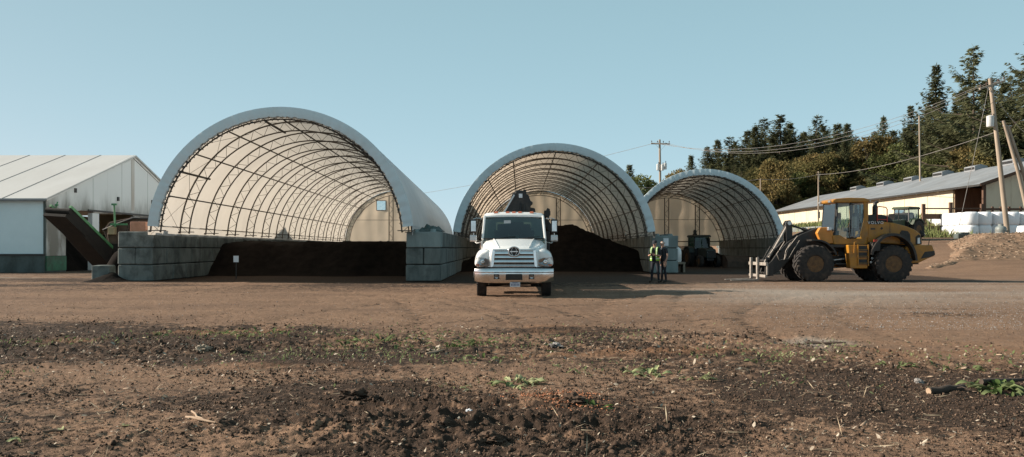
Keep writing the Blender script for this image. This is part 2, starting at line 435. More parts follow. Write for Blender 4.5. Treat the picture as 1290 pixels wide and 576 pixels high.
def build_ground():
    inv = np.linspace(1/2.5, 1/40.0, 620)
    ys = np.concatenate([1/inv, np.geomspace(40.6, 3500, 90)])
    fine = np.linspace(-0.74, 0.74, 760)
    us = np.concatenate([-np.geomspace(2.6, 0.76, 26), fine, np.geomspace(0.76, 2.6, 26)])
    U, Yg = np.meshgrid(us, ys)
    Xg = U*(Yg + 1.0*(1-sstep(30, 60, Yg)))
    Z = gz(Xg, Yg)
    V = np.stack([Xg, Yg, Z], -1).reshape(-1, 3)
    nr, ncol = Xg.shape
    i = np.arange(nr-1)[:, None]*ncol + np.arange(ncol-1)[None, :]
    Fq = np.stack([i, i+1, i+ncol+1, i+ncol], -1).reshape(-1, 4)
    # plain ground behind the camera
    nb_ = len(V)
    extra = np.array([[-90, -200, 0], [90, -200, 0], [V[ncol-1, 0], 2.5, 0], [V[0, 0], 2.5, 0]])
    wide = np.array([[-400, -200, 0], [-90, -200, 0], [400, -200, 0]])
    V2 = np.vstack([V, extra])
    Fq = np.vstack([Fq, [[nb_, nb_+1, nb_+2, nb_+3]]])
    me = mesh_np('ground', V2, Fq, soil, True)
    x, y = V2[:, 0], V2[:, 1]
    r = rough_mask(x, y)
    pt = fbm(x*0.30, y*0.55, 31, 4)
    band = np.exp(-((y-12.2+2.6*fbm(x*0.22, y*0.16, 35, 3)+1.0*fbm(x*0.9, y*0.7, 38, 3))/4.0)**2)*(0.5+0.5*sstep(5, -2, x))
    rutz = np.exp(-(((x+0.1)/2.2)**2 + ((y-6.6)/1.5)**2)**1.5)
    dark = r*np.clip(0.38 + 0.42*band + 0.08*rutz + 0.70*pt + 0.35*fbm(x*0.9, y*0.8, 47, 3) - 0.15*np.exp(-(((x+4.2)/2.0)**2+((y-7.6)/1.6)**2)), 0, 1)
    # black damp soil on the right foreground
    dark = np.maximum(dark, np.clip(1.0*np.exp(-(((x-4.3)/2.6)**2 + ((y-7.9)/1.9)**2)**1.5)+0.5*np.exp(-(((x-2.6)/2.4)**2+((y-10.2)/1.2)**2)**1.5)+0.3*fbm(x*1.1, y*1.1, 36, 4)*(r > 0), 0, 1)*r)
    dark = np.maximum(dark, 0.55*np.exp(-(((x-9.1)/1.2)**2+((y-17.0)/0.8)**2)))
    for ra in (15.2, 17.1, 19.6, 21.5):   # wheel tracks of darker pressed soil curving over the yard
        arc = np.hypot(x-9.0, y-2.0); dark = np.maximum(dark, (1-r)*0.5*np.exp(-((arc-ra)/0.28)**2)*np.clip(0.5+1.2*fbm(x*0.3, y*0.3, int(ra), 2), 0, 1)*(1-sstep(26, 32, y)))
    dark = np.maximum(dark, 0.52*wheel_tracks(x, y)*np.clip(0.75+0.6*fbm(x*0.8, y*0.5, 39, 3), 0, 1))
    # in and just before the arches: trodden compost, also darkened to deepen the shade
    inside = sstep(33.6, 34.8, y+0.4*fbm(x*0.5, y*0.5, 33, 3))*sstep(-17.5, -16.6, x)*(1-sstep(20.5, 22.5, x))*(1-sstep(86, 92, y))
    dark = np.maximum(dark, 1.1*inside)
    dark = np.maximum(dark, (1-r)*np.clip(0.02+0.55*fbm(x*0.16, y*0.9, 34, 4), 0, 0.5)*(1-sstep(25, 33, y)))
    dark = np.maximum(dark, (1-r)*sstep(22, 33, y)*np.clip(0.58+0.7*fbm(x*0.3, y*0.5, 37, 4), 0, .85)*(1-sstep(6, 12, x)))  # yard before the arches darkened, partly soil tone, partly to deepen shade
    grav = sstep(2, 9, x)*np.exp(-((y-26.5-0.25*x+3)/5.0)**2)*np.clip(0.7+0.9*fbm(x*0.2, y*0.6, 41, 4), 0, 0.9)*(1-r)
    gp2 = np.exp(-(((x-4.7)/0.55)**2 + ((y-12.1)/0.8)**2)**2)*np.clip(0.7+fbm(x*2, y*2, 42, 3), 0, 1)
    grav = np.maximum(grav, gp2)
    wet = sstep(-16.5, -19, x)*np.exp(-((y-40.5)/1.9)**2)
    grav = np.maximum(grav, wet*0.6*sstep(0, 0.3, fbm(x*0.5, y*1.2, 43, 3)))
    red = r*np.clip(1.6*fbm(x*0.5, y*1.2, 51, 4)-0.35, 0, 0.7)*sstep(9, 11, y)
    red = np.maximum(red, 0.75*np.exp(-(((x-6.2)/2.2)**2 + ((y-10.9)/1.2)**2)**1.3)*np.clip(0.5+fbm(x*2, y*2, 52, 4), 0, 1))
    col = np.stack([np.clip(dark, 0, 1.2), np.clip(grav, 0, 1), np.clip(red, 0, 1), np.ones_like(x)], -1).astype(np.float32)
    a = me.color_attributes.new('zone', 'FLOAT_COLOR', 'POINT')
    a.data.foreach_set('color', col.ravel())
    o = link('ground', me); tag(o, kind='structure')
    return o
build_ground()

# ---- loose pieces on the soil: nobody could count them
def scatter(name, n, tmpl_v, tmpl_f, region, size, flat, mat, seed, label, cat, mask=None, lift=0.3, squash=(1, 1, 1), upright=0.0):
    rng = np.random.default_rng(seed)
    (x0, x1, ya, yb) = region
    inv = rng.uniform(1/yb, 1/ya, n*3); y = 1/inv
    x = rng.uniform(x0, x1, n*3)*(y+0.8)
    if mask is not None:
        k = rng.uniform(0, 1, n*3) < mask(x, y); x, y = x[k], y[k]
    x, y = x[:n], y[:n]; n = len(x)
    z = gz(x, y)
    s = size[0]*np.exp(np.abs(rng.normal(0, 1, n))*size[1]); s = np.minimum(s, size[2])*np.clip(y/9, 0.8, 1.3)
    tv = np.asarray(tmpl_v, dtype=float)*np.asarray(squash); k = len(tv)
    V = tv[None]*(1+rng.uniform(-0.35, 0.35, (n, k, 1)))
    a = rng.uniform(0, 2*PI, n); b = rng.normal(0, flat, n); c = rng.normal(0, flat, n)
    ca, sa, cb, sb, cc, sc = np.cos(a), np.sin(a), np.cos(b), np.sin(b), np.cos(c), np.sin(c)
    X, Y_, Z = V[..., 0], V[..., 1], V[..., 2]
    Y_, Z = Y_*cb[:, None]-Z*sb[:, None], Y_*sb[:, None]+Z*cb[:, None]
    X, Z = X*cc[:, None]+Z*sc[:, None], -X*sc[:, None]+Z*cc[:, None]
    X, Y_ = X*ca[:, None]-Y_*sa[:, None], X*sa[:, None]+Y_*ca[:, None]
    V = np.stack([X, Y_, Z], -1)*s[:, None, None] + np.stack([x, y, z+s*lift], -1)[:, None]
    tf = np.asarray(tmpl_f); Fq = (tf[None]+(np.arange(n)*k)[:, None, None]).reshape(-1, tf.shape[1])
    o = link(name, mesh_np(name, V.reshape(-1, 3), Fq, mat, False)); tag(o, label, cat, kind='stuff'); return o
OCT_V = [(1,0,0),(-1,0,0),(0,1,0),(0,-1,0),(0,0,0.9),(0,0,-0.9),(.7,.7,.2),(-.7,.6,.3)]
OCT_F = [(0,6,4),(6,2,4),(2,7,4),(7,1,4),(1,3,4),(3,0,4),(0,3,5),(3,1,5),(1,7,5),(7,2,5),(2,6,5),(6,0,5)]
CHIP_V = [(-1,-.3,-.12),(1,-.22,-.12),(1,.25,-.1),(-1,.3,-.12),(-.9,-.25,.12),(.9,-.2,.1),(.95,.2,.14),(-.95,.25,.1)]
CHIP_F = [(4,5,6,7),(0,1,5,4),(1,2,6,5),(2,3,7,6),(3,0,4,7)]
LEAF_V = [(-1,0,0),(-.3,.45,.25),(.5,.35,.1),(1,0,.35),(.4,-.4,.2),(-.35,-.45,.05)]
LEAF_F = [(0,1,4,5),(1,2,3,4)]
clodm = M('soil_clod', (0.095, 0.064, 0.046), (0.045, 0.031, 0.023), 3, 0.95, bump=0.3, bscale=40, spec=0.1)
drym = M('dry_clod', (0.20, 0.135, 0.095), (0.13, 0.085, 0.06), 3, 0.95, spec=0.1)
chipm = M('wood_chip', (0.36, 0.27, 0.19), (0.13, 0.085, 0.057), 7, 0.9, lo=0.4, hi=0.6)
leafm = M('dry_leaf', (0.44, 0.38, 0.30), (0.18, 0.135, 0.09), 9, 0.8, lo=0.4, hi=0.6)
stonem = M('grey_stone', (0.33, 0.31, 0.29), (0.17, 0.16, 0.15), 12, 0.85, lo=0.4, hi=0.6)
rgn = (-0.76, 0.76, 4.2, 17.5)
scatter('soil_clods', 32000, OCT_V, OCT_F, rgn, (0.006, 0.55, 0.036), 1.0, clodm, 1, 'crumbs and clods of dark soil over the rough foreground', 'soil clods', lambda x, y: rough_mask(x, y)*np.clip(0.4+1.3*fbm(x*0.8, y*1.3, 61, 3), 0.12, 1))
scatter('lumpy_clods', 2600, OCT_V, OCT_F, rgn, (0.016, 0.55, 0.05), 0.8, clodm, 12, 'bigger broken lumps of dark soil in the churned patches', 'soil lumps', lambda x, y: rough_mask(x, y)*np.clip(np.exp(-((y-12.3)/2.3)**2)*0.5+1.2*np.exp(-(((x+0.2)/2.0)**2+((y-6.8)/1.4)**2))+0.6*fbm(x*0.8, y*1.0, 66, 3), 0.0, 1)*(1.6*np.exp(-(((x+0.2)/2.0)**2+((y-6.8)/1.4)**2))+.25), 0.05, (1, .8, .6))
scatter('dry_clods', 14000, OCT_V, OCT_F, rgn, (0.005, 0.45, 0.018), 1.0, drym, 2, 'crumbs of dry tan soil over the foreground', 'soil crumbs', lambda x, y: 0.3+0.7*rough_mask(x, y)*np.clip(0.4-1.0*fbm(x*0.7, y*1.2, 62, 3), 0.1, 1))
scatter('wood_chips', 7500, CHIP_V, CHIP_F, rgn, (0.008, 0.55, 0.04), 0.35, chipm, 3, 'splinters and chips of pale wood strewn over the soil', 'wood chips', lambda x, y: rough_mask(x, y)*np.clip(0.25+0.9*np.exp(-((y-11.5)/2.2)**2)+fbm(x*0.6, y*1.1, 63, 3), 0.05, 1))
scatter('leaf_litter', 4600, LEAF_V, LEAF_F, rgn, (0.010, 0.5, 0.040), 0.5, leafm, 4, 'withered leaves and husks strewn over the soil', 'leaf litter', lambda x, y: rough_mask(x, y)*np.clip(0.12+0.9*np.exp(-((y-11.6)/1.9)**2)+0.8*fbm(x*0.5, y*1.0, 64, 3), 0.02, 1), 0.5)
scatter('gravel', 9000, OCT_V, OCT_F, (-0.76, 0.76, 14, 34), (0.004, 0.45, 0.018), 1.0, stonem, 5, 'grey gravel lying on the graded yard', 'gravel', lambda x, y: np.clip(0.06+sstep(3, 10, x), 0, 1)*(1-rough_mask(x, y)))
scatter('yard_crumbs', 9000, OCT_V, OCT_F, (-0.76, 0.76, 13, 34), (0.004, 0.5, 0.022), 1.0, drym, 6, 'crumbs of soil lying on the graded yard', 'soil crumbs', lambda x, y: 1-rough_mask(x, y))
# ------------------------------------------------------------------ fabric arch shelters on block walls
fab1 = fabric('shelter_fabric_new', (0.76, 0.78, 0.79), (0.76, 0.70, 0.615), 0.30)
fabr = fabric('folded_fabric', (0.67, 0.77, 0.80), (0.4, 0.36, 0.32), 0.10, bump=0.06)
fab2 = fabric('shelter_fabric_old', (0.70, 0.73, 0.75), (0.54, 0.445, 0.35), 0.50)
fab3 = fabric('shelter_fabric_aged', (0.74, 0.74, 0.73), (0.46, 0.40, 0.33), 0.30)
fabe1 = fabric('end_fabric_new', (0.72, 0.66, 0.57), (0.92, 0.76, 0.58), 0.64)
fabe2 = fabric('end_fabric_old', (0.56, 0.49, 0.40), (0.82, 0.66, 0.48), 0.55)
pane_m = glass('thin_glass', (0.85, 0.9, 0.9), 0.1)

def shelter(name, label, cx, yf, vp, a, b, zc, L, nb_, zb, fab, fabe=None, window=None, posts=(), girt=4.4, seed=0, short=()):
    th = -math.atan((vp-645)/1000.0)
    root = empty(name, (cx, yf, 0), th, label, 'storage shelter', 'white fabric arch shelters standing on block walls')
    t0 = math.asin((zb+0.22-zc)/b); nt_ = 64
    ts = np.linspace(PI-t0, t0, nt_+1)
    def ring(r_in, y, t): return ((a-r_in)*math.cos(t), y, zc + (b-r_in)*math.sin(t))
    # cover
    sp = L/nb_; sub = 6
    ys = np.linspace(0, L, nb_*sub+1)
    Tm, Ym = np.meshgrid(ts, ys)
    ph = np.sin(PI*Ym/sp)**2
    sag = 0.075*ph*(0.6+0.8*vnoise(Tm*3, Ym*0.3, seed)) + 0.035*fbm(Tm*4, Ym*0.5, seed+5, 3)*ph
    # loose folds towards the lower edge
    low = np.clip(1-np.abs(np.sin(Tm))*1.5, 0, 1)
    sag = sag + low*0.05*np.sin(Ym*2*PI/sp*2 + 2*Tm)*ph
    V = np.stack([(a-sag)*np.cos(Tm), Ym, zc+(b-sag)*np.sin(Tm)], -1).reshape(-1, 3)
    nc_ = nt_+1; i = np.arange(len(ys)-1)[:, None]*nc_ + np.arange(nt_)[None]
    Fq = np.stack([i, i+nc_, i+nc_+1, i+1], -1).reshape(-1, 4)
    link('fabric_cover', mesh_np('fabric_cover', V, Fq, fab, True), None, root)
    # front band of cover folded over the first truss
    rng = np.random.default_rng(seed)
    secs = []
    tb = np.linspace(PI-t0, t0, 181)
    for rin, y in ((-0.012, 0.03), (-0.004, -0.03), (0.22, -0.06), (0.40, -0.02), (0.43, 0.10)):
        wob = rng.normal(0, 0.012, 181) if rin > 0.1 else np.zeros(181)
        if rin > 0.3: wob = wob + 0.03*np.abs(np.sin(np.arange(181)*0.7+seed))
        plt = 0.030*fbm(tb*14, tb*0+rin*2, seed+31, 3)+0.016*np.sin(tb*95+3*np.sin(tb*9)) if 0.1 < rin < 0.42 else np.zeros(181)
        secs.append([((a-rin-w)*math.cos(t), y+q, zc+(b-rin-w)*math.sin(t)) for t, w, q in zip(tb, wob, plt)])
    m = MB(); m.loft(secs, cap=False); m.build('fabric_band', fabr, root, smooth=35)
    # lacing cord between band and truss
    m = MB()
    for k in range(0, 178, 3):
        t1, t2, t3 = tb[k], tb[k+1], tb[min(k+3, 180)]
        m.tube([ring(0.42, 0.02, t1), ring(0.56+0.02*(k % 2), 0.18, t2)], 0.012, 4, False)
        m.tube([ring(0.56, 0.18, t2), ring(0.42, 0.02, t3)], 0.012, 4, False)
        if rng.random() < 0.35:
            m.box(ring(0.5, 0.1, t1), (0.10, 0.05, 0.07))
    m.build('lacing', darksteel, root)
    # trusses
    m = MB(); tt = np.linspace(PI-t0+0.045, t0-0.045, 41)
    m.tube([ring(0.07, 0, t) for t in tt], 0.038, 6)
    m.tube([ring(0.50, 0, t) for t in tt], 0.034, 6)
    nz = 46; tz = np.linspace(tt[0], tt[-1], nz+1)
    for k in range(nz):
        m.tube([ring(0.07 if k % 2 else 0.50, 0, tz[k]), ring(0.50 if k % 2 else 0.07, 0, tz[k+1])], 0.011, 4, False)
    for sgn in (-1, 1):
        zt = zc+b*math.sin(t0-0.045)
        m.box(((a-0.29)*sgn*math.cos(t0), 0, zb+0.02), (0.75, 0.3, 0.035))
    me = m.mesh('truss', steel, smooth=60)
    for k in range(nb_+1):
        o = link('truss', me, None, root, (0, min(max(k*sp, 0.16), L-0.12), 0))
    # purlins and short braces under the trusses
    for deg in (159, 135, 116, 89, 62, 46, 23):
        m = MB(); t = R(deg); m.tube([ring(0.54, 0.15, t), ring(0.54, L*0.5, t), ring(0.54, L-0.15, t)], 0.034, 6)
        m.build('purlin', steel, root, smooth=60)
    for deg in short:
        m = MB(); t = R(deg); m.tube([ring(0.54, 0.15, t), ring(0.54, sp+0.15, t)], 0.05, 6); m.build('brace', steel, root)
    for d1, d2 in ((178, 159), (159, 135), (135, 116), (116, 89), (89, 62), (62, 46), (46, 23)):
        for y0 in (0.1, L-sp):
            m = MB()
            m.tube([ring(0.12, y0, R(d1)), ring(0.12, y0+sp, R(d2))], 0.009, 4, False)
            m.build('brace_cable', darksteel, root)
            m = MB(); m.tube([ring(0.12, y0, R(d2)), ring(0.12, y0+sp, R(d1))], 0.009, 4, False)
            m.build('brace_cable', darksteel, root)
    for sgn in (-1, 1):
        m = MB(); xx = sgn*(a-0.05)*math.cos(t0); m.tube([(xx, 0.05, zb+0.24), (xx, L, zb+0.24)], 0.03, 6); m.build('base_rail', steel, root)
    for sgn in (-1, 1):   # skirt down past the wall top, added over all bays to block sun streaks
        ysk = np.linspace(-0.03, L, 60); xx = sgn*(a-0.02)*math.cos(t0)
        m = MB(); m.loft([[(xx, y, zb+0.26), (xx+0.01*math.sin(y*3), y, zb+0.10), (xx+0.02*math.sin(y*4), y, zb-0.17+0.012*math.sin(y*2.3))] for y in ysk], cap=False)
        m.build('sun_block_skirt', fab, root, smooth=80, fix=False)
    # end wall
    xs = set(np.linspace(-a*0.995, a*0.995, 41)); zs = set(np.linspace(1.7, zc+b, 22))
    if window: x0, x1, z0, z1 = window; xs |= {x0, x1}; zs |= {z0, z1}
    xs = sorted(xs); zs = sorted(zs)
    vs = []; fs = []; nzr = len(zs)
    for x in xs:
        top = max(1.75, zc + b*0.992*math.sqrt(max(0, 1-(x/a)**2)))
        for z in zs:
            yy = L - 0.05 + 0.05*float(fbm(x*0.5, z*0.5, seed+9, 3)) + 0.02*math.sin(x*5+0.4*math.sin(z*2))*(0.4+0.6*(z > girt))
            if window and x0-.05 <= x <= x1+.05 and z0-.05 <= z <= z1+.05: yy = L-0.05
            vs.append((x, yy, min(z, top)))
    for i in range(len(xs)-1):
        for j in range(nzr-1):
            q = (i*nzr+j, (i+1)*nzr+j, (i+1)*nzr+j+1, i*nzr+j+1)
            if abs(vs[q[0]][2]-vs[q[3]][2]) < 1e-6 and abs(vs[q[1]][2]-vs[q[2]][2]) < 1e-6: continue
            if window and xs[i] >= x0-1e-6 and xs[i+1] <= x1+1e-6 and zs[j] >= z0-1e-6 and zs[j+1] <= z1+1e-6: continue
            fs.append(q)
    m = MB(); m.add(vs, fs); ew = m.build('end_wall', fabe, root, smooth=80, fix=False)
    if window:
        fr = MB(); w = 0.05; y = L-0.06
        for bx in ((x0-w, x1+w, z0-w, z0), (x0-w, x1+w, z1, z1+w), (x0-w, x0, z0, z1), (x1, x1+w, z0, z1)):
            fr.box2(bx[0], bx[1], y-0.04, y+0.04, bx[2], bx[3])
        f = fr.build('window', steel, root)
        MB().box2(x0, x1, y-0.008, y+0.008, z0, z1).build('pane', pane_m, f)
    for x, dbl in posts:
        m = MB(); top = zc+b*math.sqrt(1-(x/a)**2)-0.55
        m.tube([(x, L-0.35, 0), (x, L-0.35, top)], 0.05, 6)
        if dbl:
            m.tube([(x+0.42, L-0.35, 0), (x+0.42, L-0.35, top)], 0.045, 6)
            n = int(top/0.5)
            for k in range(n):
                m.tube([(x+0.42*(k % 2), L-0.35, k*0.5), (x+0.42*((k+1) % 2), L-0.35, (k+1)*0.5)], 0.018, 4, False)
        m.build('end_post', steel, root)
    for z, r in ((girt, 0.022), (2.15, 0.055)):
        hw = a*math.sqrt(max(0, 1-((z-zc)/b)**2))-0.3
        m = MB(); m.tube([(-hw, L-0.2, z), (hw, L-0.2, z)], r, 6); m.build('girt', steel, root)
    return root

arch_a = shelter('fabric_shelter', 'biggest arch shelter, its peach lit lining in view left of the truck', -9.95, 34.2, 608, 5.68, 5.68, 1.86, 48.8, 14, 2.2, fab1, fabe1,
    window=(-2.35, -1.45, 5.45, 6.4), posts=((-1.05, True),), seed=1, short=(146, 98))
arch_b = shelter('fabric_shelter', 'middle arch shelter directly behind the white truck', 2.41, 45.5, 656, 5.85, 5.85, 1.63, 37.5, 11, 2.2, fab2, fabe2,
    posts=((1.8, True),), seed=2)
arch_c = shelter('fabric_shelter', 'smallest arch shelter between the two standing workers and the wheel loader', 13.8, 57.0, 738, 5.76, 5.93, 1.22, 25.0, 8, 2.2, fab3, fabe2,
    posts=((-0.4, True), (2.7, True)), seed=3)

# ---- walls of big concrete blocks, every block its own piece
BH, BW, BL = 0.735, 0.77, 1.54
def block_mesh(dx, dy, dz, seed, stud=False):
    bm = bmesh.new(); bmesh.ops.create_cube(bm, size=1.0)
    for v in bm.verts: v.co = Vector((v.co.x*dx, v.co.y*dy, v.co.z*dz))
    bmesh.ops.bevel(bm, geom=list(bm.edges), offset=0.035, segments=1, affect='EDGES')
    rnd = random.Random(seed)
    for v in bm.verts: v.co += Vector([rnd.uniform(-0.008, 0.008) for _ in range(3)])
    if stud:
        for s in (-0.5, 0.5):
            L_ = max(dx, dy); off = Vector((s*L_*0.5 if dx > dy else 0, s*L_*0.5 if dy >= dx else 0, dz/2))
            r = bmesh.ops.create_cone(bm, cap_ends=True, segments=8, radius1=0.17, radius2=0.11, depth=0.14)
            for v in r['verts']: v.co += off + Vector((0, 0, 0.05))
    me = bpy.data.meshes.new('concrete_block'); bm.to_mesh(me); bm.free(); me.materials.append(concrete); return me
LONG = [block_mesh(BW-0.02, BL-0.02, BH-0.035, s) for s in range(4)]
CROSS = [block_mesh(BL-0.01, BW-0.02, BH-0.035, s+10) for s in range(3)]
LONG_S = [block_mesh(BW-0.02, BL-0.02, BH-0.035, s+20, True) for s in range(2)]
CROSS_S = [block_mesh(BL-0.01, BW-0.02, BH-0.035, s+30, True) for s in range(2)]
mortar = M('dark_fill', (0.03, 0.03, 0.028), (0.02, 0.02, 0.018), 3, 0.95)
skylit_conc = M('skylit_concrete', (0.26, 0.31, 0.30), (0.17, 0.205, 0.20), 1.4, 0.85, bump=0.5, bscale=14, stretch=(1, 1, 0.3), dirt=(0.08, 0.085, 0.08), dirt_scale=1.0, dirt_lo=0.55, dirt_hi=0.8)  # lighter concrete copy, sky light on the front blocks put into the colour
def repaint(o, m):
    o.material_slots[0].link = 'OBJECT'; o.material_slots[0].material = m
def block_wall(label, x, y, vp, L, studs=0.0, seed=0):
    rnd = random.Random(seed)
    root = empty('block_wall', (x, y, 0), -math.atan((vp-645)/1000.0), label, 'block wall', 'walls of stacked concrete blocks under the arch shelters')
    MB().box2(0.09, 2*BW-0.09, 0.12, L-0.1, 0.0, 3*BH-0.06).build('wall_core', mortar, root)   # packed fill between the two leaves
    for row in range(3):
        yy = 0.0
        z = row*BH + BH/2
        st = studs > 0 and row == 2
        if row != 1:
            o = link('concrete_block', rnd.choice(CROSS_S if st else CROSS), None, root, (BW+rnd.uniform(-.015, .015), BW/2+rnd.uniform(-.02, .02), z))
            if studs and row == 2 or seed == 3: repaint(o, skylit_conc)
            yy = BW
        while yy < L:
            for k in range(2):
                o = link('concrete_block', rnd.choice(LONG_S if st and yy < studs else LONG), None, root, (BW*(k+0.5)+rnd.uniform(-.012, .012), yy+BL/2+rnd.uniform(-.01, .01), z))
                o.rotation_euler = (0, 0, rnd.uniform(-.006, .006)+(PI if rnd.random() < .5 else 0))
                if seed == 3 and row == 1 and yy < BL: repaint(o, skylit_conc)
            yy += BL
    return root
block_wall('outer concrete block wall beside the green conveyor, under the left foot of the peach lined shelter', -17.25, 34.7, 608, 48, 0, 1)
block_wall('concrete block wall between the peach lined shelter and the white truck', -4.64, 34.7, 640, 47, 3, 2)
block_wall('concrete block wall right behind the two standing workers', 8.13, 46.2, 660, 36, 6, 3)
block_wall('dark concrete block wall behind the fork frame of the wheel loader', 19.0, 57.6, 738, 24, 0, 4)

# single block and rubble left of the outer wall
o = link('concrete_block', block_mesh(0.75, 0.75, 0.7, 50), None, None, (-18.1, 35.2, 0.35)); o.rotation_euler = (0, 0, 0.12)
tag(o, 'lone concrete block with a broken corner at the foot of the green conveyor', 'concrete block')

# ---- heaps
compost = M('black_compost', (0.008, 0.0065, 0.0055), (0.016, 0.0125, 0.0105), 2.5, 0.97, bump=0.8, bscale=9, spec=0.05)
def heap(name, label, cat, x0, x1, y0, y1, hfun, mat, n=70, kind=None, rough=0.18, seed=0, rot=0.0):
    xs = np.linspace(x0, x1, n); ys = np.linspace(y0, y1, n)
    Xh, Yh = np.meshgrid(xs, ys)
    Zh = hfun(Xh, Yh)
    edge = np.clip(Zh/0.5, 0, 1)
    Zh = Zh + edge*rough*(fbm(Xh*0.9, Yh*0.9, seed, 4)+0.5*fbm(Xh*4, Yh*4, seed+3, 3)) - 0.03
    V = np.stack([Xh, Yh, Zh], -1).reshape(-1, 3)
    i = np.arange(n-1)[:, None]*n + np.arange(n-1)[None]
    Fq = np.stack([i, i+1, i+n+1, i+n], -1).reshape(-1, 4)
    o = link(name, mesh_np(name, V, Fq, mat, True)); tag(o, label, cat, kind=kind); return o
heap('compost_heap', 'long flat topped black compost heap filling the peach lined shelter', 'compost heap', -17.3, -4.4, 39.5, 80,
     lambda x, y: np.minimum(1.78+0.1*fbm(x*0.4, y*0.2, 5, 2), np.maximum(0, 0.72*(y-41.3-1.0*fbm(x*0.3, y*0, 6, 2))))*sstep(-17.3, -16.3, x-0.037*(34-y)*0), compost, 90, seed=71)
heap('compost_heap', 'tall peaked black compost heap behind the white truck', 'compost heap', -3.4, 8.9, 47.5, 80,
     lambda x, y: np.maximum(0, np.minimum(3.1-0.44*np.maximum(0, np.abs(x-2.9)-1.2)-0.08*np.maximum(0, 2.4-x), 0.62*(y-49.5))), compost, 90, seed=72)
heap('compost_heap', 'low black compost heap on the floor of the smallest shelter', 'compost heap', 10.5, 20.2, 63, 80,
     lambda x, y: np.maximum(0, np.minimum(0.9+0.35*np.sin(x*0.9), 0.5*(y-64))), compost, 70, seed=73)
heap('spilled_compost', 'small dark spill of compost against the lone concrete block and the outer wall', 'compost spill', -20.0, -16.4, 33.4, 39,
     lambda x, y: np.maximum(0.42*np.exp(-(((x+17.6)/0.7)**2+((y-34.9)/0.75)**2)), 1.45*np.exp(-(((x+18.15)/0.75)**2+((y-37.0)/0.9)**2)**1.3)), compost, 60, rough=0.16, seed=74)

# paper notices
paper = M('white_paper', (0.8, 0.81, 0.82), (0.75, 0.77, 0.8), 5, 0.8)
wood = M('weathered_wood', (0.30, 0.24, 0.18), (0.18, 0.14, 0.105), 3, 0.85, stretch=(1, 1, 0.15), bump=0.3)
st = empty('stake_sign', (-13.0, 37.4, 0), 0, 'small white sheet on a stake standing before the heap in the peach lined shelter', 'sign')
MB().box2(-0.02, 0.02, 0.005, 0.035, 0, 1.05).build('stake', darksteel, st)
MB().box2(-0.12, 0.12, -0.01, 0.003, 0.8, 1.1).build('sheet', paper, st)
o = MB().box2(-0.15, 0.15, -0.012, 0, -0.22, 0.22).build('paper_notice', paper, None, loc=(8.95, 46.15, 1.82)); tag(o, 'white notice on the block wall behind the bald worker', 'notice')
# folded tarp and torn fabric on top of the wall beside the truck
tarpm = M('green_tarp', (0.05, 0.085, 0.075), (0.03, 0.05, 0.045), 3, 0.6, bump=0.5)
xs = np.linspace(0, 1, 26); ysq = np.linspace(0, 1, 26); Xq, Yq = np.meshgrid(xs, ysq)
Zq = 0.28*np.sin(PI*Xq)**0.6*np.sin(PI*Yq)**0.6*(0.7+0.9*fbm(Xq*5, Yq*5, 91, 3)) + 0.0
Vq = np.stack([-4.25+1.15*Xq, 35.0+1.9*Yq, 2.215+np.maximum(Zq, 0.004)], -1).reshape(-1, 3)
i = np.arange(25)[:, None]*26+np.arange(25)[None]
o = link('folded_tarp', mesh_np('folded_tarp', Vq, np.stack([i, i+1, i+27, i+26], -1).reshape(-1, 4), tarpm, True)); tag(o, 'crumpled dark green tarp lying on top of the block wall left of the truck', 'tarp')
# ------------------------------------------------------------------ white gabled building at the left
clad_w = M('white_cladding', (0.80, 0.79, 0.76), (0.72, 0.71, 0.69), 0.8, 0.6, stretch=(1, 1, 0.3), dirt=(0.10, 0.09, 0.08), dirt_scale=0.55, dirt_lo=0.56, dirt_hi=0.75, dirt_amt=0.55)
clad_b = M('blue_grey_curtain', (0.66, 0.78, 0.80), (0.62, 0.74, 0.76), 1.2, 0.6, bump=0.1)
roof_w = M('white_roof_sheet', (0.52, 0.51, 0.49), (0.47, 0.46, 0.44), 0.6, 0.55, stretch=(1, 0.3, 1))
green_p = M('green_paint', (0.025, 0.16, 0.085), (0.02, 0.11, 0.06), 3, 0.5, dirt=(0.05, 0.045, 0.035), dirt_lo=0.45, dirt_hi=0.7)
mossy = M('mossy_concrete', (0.10, 0.125, 0.12), (0.05, 0.06, 0.055), 1.2, 0.9, bump=0.4, bscale=12, stretch=(1, 1, 0.5))
beige_in = M('beige_board', (0.42, 0.33, 0.2), (0.33, 0.26, 0.16), 1.5, 0.8)
barn_seam = M('grey_seam', (0.2, 0.2, 0.2), (0.15, 0.15, 0.15), 3, .7)
bl = empty('gabled_building', (-27.9, 47.5, 0), 0, 'white gabled building with blue grey side curtain at the left edge', 'building')
EZ, RZ, HW, BLN = 4.45, 8.2, 10.9, 46.0
# roof sheets, each a strip from eave to ridge with a raised seam
sl = math.hypot(HW, RZ-EZ)
for k in range(17):
    x1 = 0.25 - k*2.62; x0 = x1-2.58
    for sgn in (1, -1):
        y_e = -0.35 if sgn == 1 else 2*HW+0.35; ze = EZ-0.12
        m = MB()
        m.add([(x0, y_e, ze), (x1, y_e, ze), (x1, HW, RZ), (x0, HW, RZ), (x0, y_e, ze+0.1), (x1, y_e, ze+0.1), (x1, HW, RZ+0.1), (x0, HW, RZ+0.1)],
              [(3,2,1,0),(4,5,6,7),(0,1,5,4),(1,2,6,5),(2,3,7,6),(3,0,4,7)])
        m.build('roof_sheet', roof_w, bl)
        MB().bar((x0-0.03, y_e, ze+0.10), (x0-0.03, HW, RZ+0.10), 0.05, 0.04).build('roof_seam', barn_seam, bl)
MB().box2(-BLN, 0.24, -0.42, -0.36, EZ-0.20, EZ-0.09).build('gutter', barn_seam, bl)
